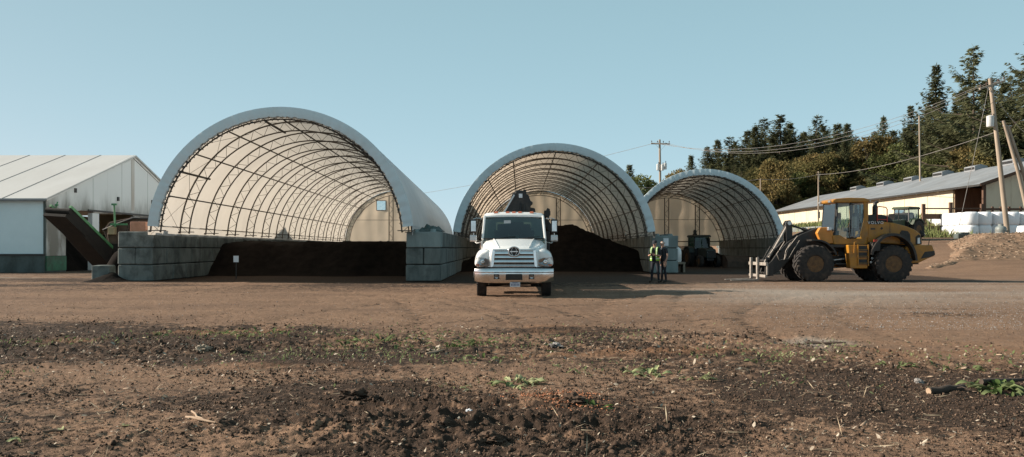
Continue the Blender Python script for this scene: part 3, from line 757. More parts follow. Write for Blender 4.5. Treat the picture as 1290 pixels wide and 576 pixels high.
# long wall facing the yard: curtains between posts on a concrete base
MB().box2(-BLN, -0.02, -0.12, 0.2, 0, 1.05).build('base_wall', mossy, bl)
for k in range(8):
    x1 = -0.12 - k*5.2
    MB().box2(x1-5.02, x1-0.0, -0.02, 0.1, 1.08, EZ-0.14).build('side_curtain', clad_b, bl)
    MB().box2(x1-5.12, x1-5.03, -0.10, 0.08, 1.05, EZ-0.13).build('post', mossy, bl)
MB().box2(-0.10, -0.02, -0.08, 0.08, 1.05, EZ-0.13).build('post', mossy, bl)
MB().box2(-BLN, -0.02, -0.16, -0.03, 1.0, 1.12).build('rail', darksteel, bl)
# gable end: sheets hung above the open bays
def roofz(y): return EZ + (RZ-EZ)*(1-abs(y-HW)/HW) - 0.16
cuts = [0.02, 2.1, 3.7, 5.3, 7.2, 9.2, 10.9, 13.2, 15.6, 18.4, 21.8]
for i in range(len(cuts)-1):
    y0, y1 = cuts[i]+0.015, cuts[i+1]-0.015
    zb = 1.0 if i == 0 else 3.82+0.04*(i % 3)
    pts = [(y0, zb), (y1, zb), (y1, roofz(y1))] + ([(HW, roofz(HW))] if y0 < HW < y1 else []) + [(y0, roofz(y0))]
    MB().prism(pts, -0.05+0.012*(i % 2), 0.03+0.012*(i % 2), 'x').build('wall_sheet', clad_w, bl)
MB().box2(-0.06, 0.06, 0.0, 2.1, 0.1, 0.98).build('green_skirt', green_p, bl)
MB().box2(-0.10, 0.02, 0.0, 2.12, 0.0, 0.1).build('skirt_foot', mossy, bl)
for y in (5.6, 11.5, 17.0):
    MB().box2(-0.25, 0.06, y-0.42, y+0.42, 0, 3.8).build('gable_post', clad_w, bl)
MB().bar((0.06, 0.0, EZ-0.05), (0.06, HW, RZ+0.0), 0.05, 0.22).build('barge_board', clad_w, bl)
MB().bar((0.06, 2*HW, EZ-0.05), (0.06, HW, RZ+0.0), 0.05, 0.22).build('barge_board', clad_w, bl)
MB().bar((0.09, 4.6, 3.95), (0.09, 21, 3.95), 0.05, 0.12).build('gable_rail', darksteel, bl)
for y, z in ((3.1, 5.0), (8.6, 4.8), (13.9, 4.9)):
    MB().box2(0.03, 0.12, y-0.1, y+0.1, z, z+0.28).build('wall_bracket', darksteel, bl)
# rust stripe below the ridge and soot smudges where the sheets end
streakm = M('rust_stain', (0.50, 0.42, 0.36), (0.62, 0.58, 0.53), 1.2, .8, stretch=(1, 1, .2))
MB().box2(0.052, 0.058, 10.55, 11.05, 4.2, 8.0).build('stained_strip', streakm, bl)
sootm, nt, N, L, out = newmat('soot_stained_cladding')
pr = N.new('ShaderNodeBsdfPrincipled'); pr.inputs['Roughness'].default_value = .7
g_ = N.new('ShaderNodeNewGeometry'); sx = N.new('ShaderNodeSeparateXYZ'); L.new(g_.outputs['Position'], sx.inputs[0])
nz_ = noise_node(nt, 0.7, 6, .65, (1, 1, .35)); mm = N.new('ShaderNodeMath'); mm.operation = 'MULTIPLY_ADD'; mm.inputs[1].default_value = 3.4; L.new(nz_.outputs['Fac'], mm.inputs[0]); mm.inputs[2].default_value = -1.75
ml = N.new('ShaderNodeMapRange'); ml.inputs['From Min'].default_value = 5.6; ml.inputs['From Max'].default_value = 3.8; L.new(sx.outputs[2], ml.inputs['Value'])
mu = N.new('ShaderNodeMath'); mu.operation = 'ADD'; mu.use_clamp = True; L.new(mm.outputs[0], mu.inputs[0]); L.new(ml.outputs[0], mu.inputs[1])
mq = N.new('ShaderNodeMath'); mq.operation = 'MULTIPLY'; mq.use_clamp = True; L.new(mu.outputs[0], mq.inputs[0]); L.new(ml.outputs[0], mq.inputs[1])
L.new(mixc(nt, mq.outputs[0], (0.79, 0.78, 0.75), (0.22, 0.20, 0.17)), pr.inputs['Base Color']); L.new(pr.outputs[0], out.inputs[0])
for o in bl.children:
    if o.name.startswith('wall_sheet'): o.data.materials[0] = sootm
# inside
MB().box2(-9, -8.9, 0.3, 21.5, 0, 4.2).build('inner_wall', beige_in, bl)
MB().box2(-8.8, -0.3, 21.5, 21.7, 0, 4.4).build('back_wall', beige_in, bl)
MB().box2(-8.7, -8.6, 0.3, 21.5, 2.2, 2.35).build('inner_rail', darksteel, bl)
MB().box2(-9, -0.3, 0.3, 2.1, 0, 0.05).build('inner_kerb', mossy, bl)
for y in (4, 9, 14):
    MB().box2(-8.8, -8.6, y-0.15, y+0.15, 0.05, 4.2).build('inner_post', darksteel, bl)
heap('manure_heap', 'dark heap lying inside the open bays of the gabled building', 'heap', -36.5, -28.3, 49.9, 66, lambda x, y: np.maximum(0, np.minimum(2.4, np.minimum(0.9*(x+36.4), np.minimum(1.3*(-28.3-x), 0.9*(y-50.0))))), compost, 50, seed=75)

# ------------------------------------------------------------------ long barn on the rise at the right
siding = M('cream_siding', (0.58, 0.51, 0.38), (0.52, 0.45, 0.34), 0.6, 0.75, stretch=(1, 1, 0.3), dirt=(0.25, 0.19, 0.12), dirt_scale=0.8, dirt_lo=0.55, dirt_hi=0.8, dirt_amt=0.5)
barn_roof = M('grey_metal_roof', (0.27, 0.28, 0.29), (0.20, 0.21, 0.22), 0.4, 0.5, 0.2, stretch=(0.3, 1, 1), dirt=(0.14, 0.12, 0.10), dirt_scale=0.3, dirt_lo=0.5, dirt_hi=0.7, dirt_amt=0.5)
brownw = M('brown_timber', (0.12, 0.065, 0.04), (0.075, 0.042, 0.028), 3, 0.8, stretch=(1, 1, 0.2))
BZ = 4.15
bn_ = empty('long_barn', (47.4, 80, BZ), R(0.6), 'long cream barn with grey metal roof on the rise behind the wheel loader', 'barn')
E2, R2, W2, L2 = 3.75, 6.6, 8.0, 62.0
n = 24
for k in range(n):
    y0 = k*L2/n; y1 = (k+1)*L2/n
    if k < 2: continue
    MB().box2(-0.03+0.012*(k % 2), 0.05+0.012*(k % 2), y0+0.02, y1-0.02, -0.6, E2-0.05).build('siding_sheet', siding, bn_)
MB().box2(0.1, 0.3, 0.1, L2, -0.8, E2-0.2).build('inner_wall', beige_in, bn_).location = (0, 5.0, 0)
MB().box2(0.02, 0.3, -0.14, 0.14, -0.5, E2-0.1).build('corner_post', brownw, bn_)
MB().box2(0.1, 7, 5.0, 5.2, -0.5, E2).build('bay_wall', brownw, bn_)
for k in range(14):
    y0 = -0.8 + k*(L2+1.2)/14; y1 = y0+(L2+1.2)/14-0.03
    for sgn in (0, 1):
        xe = -0.7 if sgn == 0 else 2*W2+0.7; ze = E2-0.12
        m = MB(); m.add([(xe, y0, ze), (xe, y1, ze), (W2, y1, R2), (W2, y0, R2), (xe, y0, ze+0.09), (xe, y1, ze+0.09), (W2, y1, R2+0.09), (W2, y0, R2+0.09)],
              [(3,2,1,0),(4,5,6,7),(0,1,5,4),(1,2,6,5),(2,3,7,6),(3,0,4,7)])
        m.build('roof_sheet', barn_roof, bn_)
MB().bar((-0.72, -0.8, E2-0.12), (-0.72, L2+0.4, E2-0.12), 0.05, 0.2).build('fascia', darksteel, bn_)
for sgn in (0, 1):
    xe = -0.7 if sgn == 0 else 2*W2+0.7
    MB().bar((xe, -0.84, E2-0.10), (W2, -0.84, R2), 0.05, 0.28).build('barge_board', brownw, bn_)
for k in range(6):
    x0 = 0.32 + k*2.6
    x1 = min(x0+2.57, 2*W2)
    def gzr(x): return E2 + (R2-E2)*(1-abs(x-W2)/W2) - 0.2
    pts = [(x0, -0.8), (x1, -0.8), (x1, gzr(x1))] + ([(W2, gzr(W2))] if x0 < W2 < x1 else []) + [(x0, gzr(x0))]
    MB().prism(pts, -0.03+0.012*(k % 2), 0.05+0.012*(k % 2), 'y').build('gable_sheet', siding, bn_)
MB().box2(2*W2-0.05, 2*W2, 0.06, L2, -0.8, E2-0.2).build('far_wall', siding, bn_)
MB().prism([(0.2, -0.8), (2*W2, -0.8), (2*W2, E2-.2), (W2, R2-.2), (0.2, E2-.2)], L2-0.1, L2, 'y').build('far_gable', siding, bn_)
for y in (7.5, 14.5, 21.5, 29, 37, 46):
    m = MB(); m.prism([(W2-0.75, R2-0.15), (W2-0.75, R2+0.42), (W2, R2+0.62), (W2+0.75, R2+0.42), (W2+0.75, R2-0.15)], y-1.1, y+1.1, 'y')
    rv = m.build('ridge_vent', barn_roof, bn_)
    MB().box2(W2-0.78, W2-0.74, y-1.0, y+1.0, R2+0.02, R2+0.3).build('louvre', black, rv)
MB().bar((-0.04, 33.5, 0.2), (-0.04, 33.5, 2.4), 1.0, 0.04, (0, 1, 0)).build('side_door', brownw, bn_)

# low pale walls seen between the smallest shelter and the barn
lw = empty('retaining_wall', (36.0, 92.0, 2.6), R(4), 'low whitish retaining wall below the barn, seen over the loader arm', 'wall')
for k in range(10):
    MB().box2(0.02, 0.4, k*3.0, k*3.0+2.97, -1.0, 1.45).build('wall_panel', concrete, lw)

# ------------------------------------------------------------------ timber pens by the barn
fp = empty('timber_fence', (39.4, 76.0, 2.7), 0, 'brown timber fence with rails above the wrapped bales', 'fence')
for k, x in enumerate((0.0, 2.6, 5.6)):
    MB().box2(x-0.13, x+0.13, -0.13, 0.13, -0.6, 3.0+0.15*(k % 2)).build('post', brownw, fp)
for x in (6.6, 7.4, 8.2, 9.3, 10.4):
    MB().box2(x-0.08, x+0.08, -0.08, 0.08, -0.6, 2.75).build('post', brownw, fp)
MB().box2(0.13, 11, -0.06, 0.04, 1.55, 2.05).build('rail', brownw, fp)
MB().box2(0.13, 5.5, -0.05, 0.05, 2.5, 2.62).build('rail', brownw, fp)
MB().box2(5.7, 11, -0.05, 0.05, 2.4, 2.6).build('rail', brownw, fp)
MB().box2(0.13, 5.5, -0.05, 0.05, 0.2, 0.9).build('rail', brownw, fp)

# ------------------------------------------------------------------ wrapped bales
wrap_m = M('bale_wrap', (0.80, 0.80, 0.80), (0.73, 0.74, 0.76), 2, 0.3, bump=0.5, bscale=7, stretch=(1, 1, 0.5), spec=0.5)
def bale_mesh(seed):
    rnd = random.Random(seed); m = MB()
    r = 0.61; prof = [(0.05, 0.0), (0.46, 0.0), (0.56, 0.05), (0.60, 0.16), (0.615, 0.5), (0.61, 0.95), (0.57, 1.12), (0.46, 1.19), (0.05, 1.2)]
    vs = []; n = 28
    for rr, h in prof:
        for k in range(n):
            a = 2*PI*k/n
            sq = 1.0/max(abs(math.cos(a)), abs(math.sin(a)))
            q = rr*(0.75+0.25*min(sq, 1.25))*(1+0.02*math.sin(5*a+seed)+rnd.uniform(-.012, .012))
            vs.append((q*math.cos(a), q*math.sin(a), h+rnd.uniform(-.01, .01)))
    fs = [(i*n+k, i*n+(k+1) % n, (i+1)*n+(k+1) % n, (i+1)*n+k) for i in range(len(prof)-1) for k in range(n)]
    fs += [tuple(range(n-1, -1, -1)), tuple((len(prof)-1)*n+k for k in range(n))]
    m.add(vs, fs); return m.mesh('wrapped_bale', wrap_m, smooth=60)
bms = [bale_mesh(s) for s in range(3)]
bi = 0
def put_bale(x, y, z, label):
    global bi
    o = link('wrapped_bale', bms[bi % 3], None, None, (x, y, z)); o.rotation_euler = (0, 0, bi*1.3); bi += 1
    tag(o, label, 'wrapped bale', 'white wrapped bales stacked two high below the barn')
ords = ('first', 'second', 'third', 'fourth', 'fifth', 'sixth', 'seventh')
for k in range(6):
    for lv in (0, 1):
        x, y = 41.6+1.24*k, 72.0
        put_bale(x, y, float(terrain(x, y))-0.03+1.19*lv, '%s white bale, %s from the sunlit corner of the stack, in its shaded front' % (('lower', 'upper')[lv], ords[k]))
for k in range(5):
    for lv in (0, 1):
        x, y = 41.6, 73.25+1.24*k
        put_bale(x, y, float(terrain(41.6, 72))-0.03+1.19*lv, '%s white bale, %s behind the corner, in the sunlit end of the stack' % (('lower', 'upper')[lv], ords[k]))
put_bale(42.4, 65.5, float(terrain(42.4, 65.5))-0.05, 'lone white bale lying nearer than the stack, right of the wooden pole')

# ------------------------------------------------------------------ wood chip bank at the right
bankm = M('chip_bank', (0.25, 0.165, 0.11), (0.16, 0.105, 0.07), 2.0, 0.95, bump=0.8, bscale=14, spec=0.1)
def bank_h(x, y):
    u = x - (28.0 + 0.36*(y-48)) ; e = 0.9*fbm(x*0.3, y*0.3, 81, 3)
    return np.minimum(2.5+0.15*fbm(x*0.5, y*0.5, 82, 3), np.minimum(0.42*(u+e+3), 0.28*(y-47.5+e)))
def bank_abs(x, y):
    b = bank_h(x, y); t = terrain(x, y)
    return np.where(b > t, b, t-0.25)*(1-sstep(64, 66.5, y)) + (t-0.25)*sstep(64, 66.5, y)
xs = np.linspace(22, 60, 150); ysq = np.linspace(44, 67, 120); Xq, Yq = np.meshgrid(xs, ysq)
Zq = bank_abs(Xq, Yq) + 0.10*fbm(Xq*1.2, Yq*1.2, 83, 4) + 0.05*fbm(Xq*5, Yq*5, 84, 3)
i = np.arange(119)[:, None]*150+np.arange(149)[None]
o = link('wood_chip_bank', mesh_np('wood_chip_bank', np.stack([Xq, Yq, Zq], -1).reshape(-1, 3), np.stack([i, i+1, i+151, i+150], -1).reshape(-1, 4), bankm, True)); tag(o, 'long reddish bank of wood chips at the right edge', 'bank', kind='structure')
rng = np.random.default_rng(9); nn = 5000
px_, py_ = rng.uniform(23, 48, nn), rng.uniform(47, 63, nn); k = bank_h(px_, py_) > terrain(px_, py_)+0.05; px_, py_ = px_[k], py_[k]; nn = len(px_)
tv = np.array(CHIP_V); s = rng.uniform(0.05, 0.13, nn); a = rng.uniform(0, 6.28, nn)
X_ = (tv[None, :, 0]*np.cos(a)[:, None]-tv[None, :, 1]*np.sin(a)[:, None])*s[:, None]+px_[:, None]
Y_ = (tv[None, :, 0]*np.sin(a)[:, None]+tv[None, :, 1]*np.cos(a)[:, None])*s[:, None]+py_[:, None]
Z_ = (tv[None, :, 2]+rng.uniform(-.4, .4, (nn, 1))*tv[None, :, 0])*s[:, None]+(bank_abs(px_, py_)+0.1*fbm(px_*1.2, py_*1.2, 83, 4)+0.05*fbm(px_*5, py_*5, 84, 3)+0.03)[:, None]
cf = (np.array(CHIP_F)[None]+(np.arange(nn)*8)[:, None, None]).reshape(-1, 4)
o = link('bank_chips', mesh_np('bank_chips', np.stack([X_, Y_, Z_], -1).reshape(-1, 3), cf, chipm)); tag(o, 'coarse wood chips covering the bank', 'wood chips', kind='stuff')

# grey drum beside the pole, dark block by the bales
drum_m = M('grey_drum', (0.22, 0.25, 0.24), (0.15, 0.17, 0.165), 4, 0.5, dirt=(0.1, 0.07, 0.05))
dx, dy = 36.7, 59.6; dz = float(bank_abs(np.array([dx]), np.array([dy]))[0])
dr = empty('gas_drum', (dx, dy, dz), 0, 'squat grey drum standing on the bank at the foot of the wooden pole', 'drum')
MB().lathe([(0.05, 0), (0.34, 0.0), (0.38, 0.06), (0.385, 0.2), (0.37, 0.24), (0.385, 0.28), (0.38, 0.5), (0.32, 0.62), (0.2, 0.68), (0.05, 0.69)], (0, 0, 0), 24).build('body', drum_m, dr, smooth=40)
m = MB(); m.lathe([(0.17, 0.66), (0.19, 0.66), (0.19, 0.82), (0.17, 0.82)], (0, 0, 0), 16, closed=True); m.build('collar', drum_m, dr, smooth=40)
MB().lathe([(0.03, 0.66), (0.05, 0.68), (0.05, 0.78), (0.02, 0.8)], (0, 0, 0), 10).build('valve', steel, dr)
p0 = at(1212, 293, 62); m = MB(); m.box((0, 0, 0.2), (1.0, 0.7, 0.4)); m.box((0.1, 0, 0.46), (0.7, 0.6, 0.12))
o = m.build('stone_block', mossy, None, bevel=0.05, loc=(p0.x, p0.y, float(bank_abs(np.array([p0.x]), np.array([p0.y]))[0])-0.05)); tag(o, 'dark weathered block lying on the bank below the bales', 'block')
# ------------------------------------------------------------------ trees
bark = M('bark', (0.10, 0.075, 0.055), (0.055, 0.042, 0.032), 4, 0.95, stretch=(1, 1, 0.2), coord='obj')
fir_m = leafmat('fir_needles', (0.115, 0.128, 0.072), (0.145, 0.15, 0.08), (0.20, 0.18, 0.095), 0.4)
leaf_green = leafmat('leaves_green', (0.098, 0.12, 0.048), (0.14, 0.15, 0.06), (0.18, 0.17, 0.07), 0.3)
leaf_olive = leafmat('leaves_olive', (0.12, 0.12, 0.05), (0.17, 0.145, 0.062), (0.22, 0.17, 0.075), 0.3)
leaf_rust = leafmat('leaves_rust', (0.175, 0.128, 0.058), (0.13, 0.12, 0.052), (0.26, 0.17, 0.072), 0.3)

def diamonds(P, D, Nn, ln, wd, rng):
    """leafy diamonds: base P, direction D, side N"""
    n = len(P); a = P; b = P + D*(ln*0.5)[:, None] + Nn*(wd*0.5)[:, None]
    c = P + D*ln[:, None]; d = P + D*(ln*0.5)[:, None] - Nn*(wd*0.5)[:, None]
    V = np.stack([a, b, c, d], 1).reshape(-1, 3)
    return V, np.arange(n*4).reshape(-1, 4)
def norm(v): return v/np.maximum(np.linalg.norm(v, axis=-1, keepdims=True), 1e-6)

def conifer_proto(seed, h=24.0, spread=4.2, ragged=0.25, bare=0.12, gap=0.55):
    rng = np.random.default_rng(seed)
    P, D, S_, LN, WD = [], [], [], [], []
    mbt = MB(); lean = rng.normal(0, 0.25, 2)
    def axis(t): return np.array([lean[0]*t*t+0.12*math.sin(3*t+seed), lean[1]*t*t, h*t])
    mbt.tube([axis(t) for t in (0, .1, .25, .45, .65, .85, .985)], [.36, .30, .26, .20, .13, .07, .015], 8)
    z = bare*h
    while z < h*0.985:
        t = z/h
        prof = (1-t)**1.05*(0.6+0.4*min(1, (t-bare)/0.14+0.35))*1.12
        nb = 5 if t < .8 else 4
        a0 = rng.uniform(0, 6.28)
        for b in range(nb):
            if rng.random() < ragged*0.5: continue
            az_ = a0 + 2*PI*b/nb + rng.normal(0, .35)
            L_ = max(0.28, spread*prof*(1+rng.normal(0, ragged*1.1))*(1.25 if rng.random() < .15 else 1))
            up = rng.normal(-0.12 + 0.5*t, 0.12)
            dirh = np.array([math.cos(az_), math.sin(az_), 0]); side = np.array([-math.sin(az_), math.cos(az_), 0])
            base = axis(t)
            ss = np.linspace(0.12, 1, max(5, int(L_*4.2)))
            pts = base + dirh*(ss*L_)[:, None] + np.array([0, 0, 1.0])*((up*ss - 0.62*ss**2*(1-t) + 0.55*ss**3)*L_)[:, None]
            if L_ > 1.6: mbt.tube([tuple(base), tuple(pts[len(pts)//2]), tuple(pts[-1])], [0.045*L_/3, 0.03*L_/3, 0.01], 4, False)
            for sgn in (-1, 1, -1, 1, -1, 1):
                k = len(pts); tw = (0.5*L_*(1-ss)*0.8 + 0.45)*rng.uniform(0.6, 1.2, k)
                dd = norm(dirh[None]*rng.uniform(0.5, 1.0, (k, 1)) + sgn*side[None]*rng.uniform(0.3, 1.0, (k, 1)) + np.array([0, 0, 1.0])*rng.normal(-0.28, 0.22, (k, 1)))
                P.append(pts+rng.normal(0, .10, (k, 3))); D.append(dd); LN.append(np.minimum(tw, 0.35+0.3*L_)); WD.append(rng.uniform(0.16, 0.32, k))
                S_.append(norm(np.cross(dd, np.array([0, 0, 1.0]))+rng.normal(0, .45, (k, 3))))
            P.append(pts[-1:]); D.append(norm((dirh+np.array([0, 0, .1]))[None])); LN.append(np.array([0.6])); WD.append(np.array([.3])); S_.append(side[None])
        z += gap*rng.uniform(0.75, 1.3)*(1.0 if t < .75 else .75)
    top = axis(0.985)
    for k in range(7):
        P.append(top[None]-np.array([[0, 0, .15*k]])); dd = norm(np.array([[math.cos(k*2.4)*.4, math.sin(k*2.4)*.4, 1.0]])); D.append(dd); LN.append(np.array([.6])); WD.append(np.array([.16])); S_.append(norm(np.cross(dd, [[1., .3, 0]])))
    V, Fq = diamonds(np.vstack(P), np.vstack(D), np.vstack(S_), np.concatenate(LN), np.concatenate(WD), rng)
    return mbt.mesh('trunk', bark, smooth=60), mesh_np('crown', V, Fq, fir_m), h

def broadleaf_proto(seed, mat, h=14.0, w=5.0, nclump=46, per=250):
    rng = np.random.default_rng(seed)
    mbt = MB(); mbt.tube([(0, 0, 0), (.1, 0, h*.2), (.0, .15, h*.45), (.2, .1, h*.8)], [.34, .27, .2, .06], 8)
    cl = []
    while len(cl) < nclump:
        v = rng.normal(0, 1, 3); v = v/np.linalg.norm(v)*rng.uniform(0.55, 1.0)**0.5
        c = np.array([v[0]*w, v[1]*w, h*0.58 + v[2]*h*0.40])
        c[:2] *= (1.0-0.35*max(0, v[2]))*(0.85+0.3*math.sin(3*math.atan2(v[1], v[0])+seed))
        if c[2] > h*0.12: cl.append(c)
    P, D, S_, LN, WD = [], [], [], [], []
    for i, c in enumerate(cl):
        if i % 3 == 0:
            b = np.array([0, 0, h*(0.2+0.3*rng.random())]); mbt.tube([tuple(b), tuple((b+c)/2+np.array([0, 0, .4])), tuple(c)], [.12, .07, .02], 5, False)
        rad = rng.uniform(0.8, 1.7)*w/5
        k = int(per*rng.uniform(.6, 1.2))
        q = norm(rng.normal(0, 1, (k, 3)))*(rng.uniform(0.15, 1, (k, 1))**0.5)*rad*np.array([1.1, 1.1, .8])
        P.append(c+q); dd = norm(norm(q)+rng.normal(0, .8, (k, 3))+np.array([0, 0, -.35])); D.append(dd)
        LN.append(rng.uniform(.28, .5, k)); WD.append(rng.uniform(.2, .36, k)); S_.append(norm(np.cross(dd, rng.normal(0, 1, (k, 3)))))
    V, Fq = diamonds(np.vstack(P), np.vstack(D), np.vstack(S_), np.concatenate(LN), np.concatenate(WD), rng)
    return mbt.mesh('trunk', bark, smooth=60), mesh_np('crown', V, Fq, mat), h

CON = [conifer_proto(11, 24, 5.4, .22, .08, .52), conifer_proto(12, 24, 4.8, .28, .08, .50), conifer_proto(13, 26, 7.0, .5, .12, .78), conifer_proto(14, 24, 6.2, .34, .05, .56)]
BRO = {'green': [broadleaf_proto(21, leaf_green), broadleaf_proto(22, leaf_green, 14, 5.6)],
       'olive': [broadleaf_proto(23, leaf_olive), broadleaf_proto(24, leaf_olive, 13, 5.5)],
       'rust': [broadleaf_proto(25, leaf_rust), broadleaf_proto(26, leaf_rust, 14, 5.2)]}
tcount = 0
def tree(px, topy, Y, kind, idx=0, wide=1.0, label=None, group=None):
    global tcount; tcount += 1
    x = (px-645)/1000*Y; zb = float(terrain(x, Y))-0.3
    hh = H+(313-topy)/1000*Y - zb
    tr, cr, h0 = CON[idx % 4] if kind == 'fir' else BRO[kind][idx % 2]
    root = empty('fir_tree' if kind == 'fir' else 'broadleaf_tree', (x, Y, zb), (tcount*2.39) % 6.28, label, 'tree', group)
    s = hh/h0; w = s*wide
    for nm, me in (('trunk', tr), ('crown', cr)):
        o = link(nm, me, None, root); o.scale = (w, w, s)
    return root

G1 = 'dark firs of the wood above the barn'
G2 = 'leafy trees along the edge of the wood'
# marked trees, each told apart by its look or by what it stands behind
tree(1229, 53, 128, 'fir', 2, 1.15, 'big ragged fir with drooping open branches behind the crossarm pole', G1)
tree(1176, 80, 140, 'fir', 0, .95, 'tall pointed fir standing clear of the wood, left of the ragged fir', G1)
tree(1293, 40, 118, 'fir', 2, 1.1, 'tall ragged fir cut by the right edge of the photo', G1)
tree(1149, 133, 150, 'fir', 3, 1, 'shorter dark fir close on the left of the tall pointed fir', G1)
tree(1262, 104, 122, 'fir', 3, 1.1, 'dense dark fir between the crossarm pole and the right edge', G1)
tree(1203, 128, 134, 'fir', 3, 1.0, 'dark fir filling the gap between the pointed fir and the ragged fir', G1)
tree(1111, 146, 165, 'fir', 0, 1, 'fir with a forked looking tip above the rounded trees', G1)
tree(1217, 178, 127, 'rust', 0, 1.0, 'yellow brown autumn tree just left of the crossarm pole', G2)
tree(1130, 176, 152, 'green', 0, .95, 'rounded green tree left of the thin bare pole on the barn roof line', G2)
tree(1096, 170, 156, 'rust', 1, 1.05, 'broad brownish tree behind the loader cab', G2)
tree(1176, 196, 135, 'green', 1, .9, 'low green tree below the tall pointed fir', G2)
tree(1262, 176, 120, 'olive', 1, .9, 'olive tree hidden partly by the crossarm pole', G2)
tree(792, 206, 150, 'fir', 0, 1.3, 'small fir showing between the middle and the smallest shelter, leftmost one there', 'trees between the shelters')
tree(803, 217, 140, 'green', 0, .9, 'small green tree showing between the middle and the smallest shelter', 'trees between the shelters')
tree(815, 227, 150, 'fir', 1, 1.4, 'little fir just left of the pole with transformers', 'trees between the shelters')
tree(851, 210, 150, 'rust', 0, .8, 'brownish tree just right of the pole with transformers', 'trees between the shelters')
tree(871, 195, 150, 'fir', 1, 1.2, 'thin lone fir above the top of the smallest shelter', 'trees between the shelters')
tree(880, 212, 160, 'green', 1, .8, 'low green tree right of the thin lone fir', 'trees between the shelters')
ORD = ('first', 'second', 'third', 'fourth', 'fifth', 'sixth', 'seventh', 'eighth', 'ninth', 'tenth', 'eleventh', 'twelfth', 'thirteenth', 'fourteenth', 'fifteenth')
def row(items, kind, Y0, label, group, wide=1.0, ordinal=True):
    order = sorted(range(len(items)), key=lambda k: items[k][0])
    for i, (px, ty) in enumerate(items):
        lb = ORD[order.index(i)] + ' from the left: ' + label if ordinal else label
        tree(px, ty, Y0 + (i*37 % 23), kind, i, wide*(1.0+0.05*(i*7 % 5)), lb, group)
row([(893, 184), (903, 176), (915, 172), (926, 178), (939, 164), (953, 158), (968, 147), (983, 145), (998, 154), (1011, 166), (1024, 145), (1038, 158), (1052, 155), (1069, 155), (1084, 170)], 'fir', 172,
    'dark fir of the ragged skyline above the smallest shelter', 'dark firs of the ragged skyline', 1.4)
row([(905, 198), (922, 192), (946, 186), (961, 176), (976, 168), (990, 166), (1005, 176), (1030, 168), (1046, 172), (1060, 170), (1078, 176), (1100, 166), (1125, 164), (1140, 160), (1165, 132), (1187, 126), (1215, 110), (1245, 100), (1275, 96), (1310, 90), (1345, 80), (1385, 70)], 'fir', 182,
    'dark fir deeper in the wood, seen through the gaps of the front trees', 'dark firs deeper in the wood', 1.45, False)
row([(898, 206), (914, 199), (931, 207), (949, 200), (972, 196), (1066, 176), (1081, 188), (1118, 180), (1150, 168), (1168, 176), (1192, 158), (1236, 150), (1278, 146), (1312, 138)], 'fir', 152,
    'dark fir standing among the leafy trees of the wood edge', 'firs among the leafy trees', 1.25)
row([(925, 220), (944, 213), (962, 205), (996, 204), (1012, 200), (1042, 196), (1066, 186)], 'olive', 152, 'olive leafed tree at the wood edge below the skyline firs', 'olive trees at the wood edge')
row([(935, 230), (953, 226), (1003, 216), (1034, 208), (1079, 200), (1106, 196)], 'green', 150, 'green bushy tree low at the edge of the wood', 'green trees at the wood edge')
row([(978, 197), (1022, 192), (1054, 188), (1012, 222), (1030, 226)], 'rust', 150, 'brown tinged tree among green ones at the wood edge', 'brown trees at the wood edge')
row([(1150, 205), (1200, 190), (1240, 190), (1285, 176), (1320, 170), (1115, 215)], 'green', 128, 'leafy tree close behind the barn roof', 'leafy trees right behind the barn')
row([(985, 238), (968, 240), (1000, 236), (1020, 240), (950, 242), (1045, 232), (1065, 226)], 'green', 152, 'low green tree above the far end of the barn', 'low trees at the far end of the barn')

# ------------------------------------------------------------------ poles and lines
pole_m = M('pole_wood', (0.36, 0.29, 0.22), (0.24, 0.19, 0.145), 3, 0.9, stretch=(1, 1, 0.1), bump=0.3)
grey_m = M('transformer_grey', (0.55, 0.56, 0.55), (0.45, 0.46, 0.45), 3, 0.4)
insul = M('insulator', (0.12, 0.07, 0.05), (0.08, 0.05, 0.04), 3, 0.3)
wire_m = M('wire', (0.24, 0.22, 0.20), (0.16, 0.15, 0.14), 2, 0.6)
def utility_pole(base, top, arm_a, arm_b, label, r=0.17, cans=(), pins=5):
    base, top = Vector(base), Vector(top)
    root = empty('utility_pole', base, 0, label, 'utility pole')
    MB().tube([(0, 0, -0.4), (top-base)*0.5, top-base], [r, r*0.85, r*0.68], 12).build('pole', pole_m, root, smooth=60)
    if arm_a is not None:
        a, b = Vector(arm_a)-base, Vector(arm_b)-base
        MB().bar(a, b, 0.12, 0.14).build('crossarm', pole_m, root, bevel=0.01)
        mid = (a+b)/2
        for e in (a.lerp(b, .22), a.lerp(b, .78)):
            MB().bar(e - Vector((0, .09, 0.03)), mid - Vector((0, .13, 0.75)), 0.035, 0.02).build('brace', grey_m, root)
        for k in range(pins):
            q = a.lerp(b, 0.04+0.92*k/(pins-1))
            MB().lathe([(.015, 0), (.015, .1), (.05, .11), (.06, .16), (.035, .2), (.045, .24), (.01, .27)], q+Vector((0, 0, .06)), 10).build('insulator', insul, root, smooth=40)
    for (off, rr, hh) in cans:
        c = MB().lathe([(.02, 0), (rr*.9, 0), (rr, .05), (rr, hh-.08), (rr*1.06, hh-.07), (rr*1.06, hh), (rr*.5, hh+.08), (.02, hh+.09)], Vector(off), 18).build('transformer', grey_m, root, smooth=40)
        MB().lathe([(.02, hh), (.05, hh+.05), (.03, hh+.12), (.05, hh+.18), (.02, hh+.28)], Vector(off)+Vector((rr*.4, 0, 0)), 8).build('bushing', insul, c, smooth=40)
    return root
pb = at(1270, 296, 60); ptp = at(1247, 99, 60)
utility_pole(pb, ptp, at(1234, 112, 59.2), at(1266, 102, 60.8), 'tall leaning wooden pole with crossarm and grey transformer at the right', 0.19, cans=[(((ptp.x-pb.x)*0.72-0.42, -0.1, (ptp-pb).z*0.69), 0.26, 0.78)], pins=5)
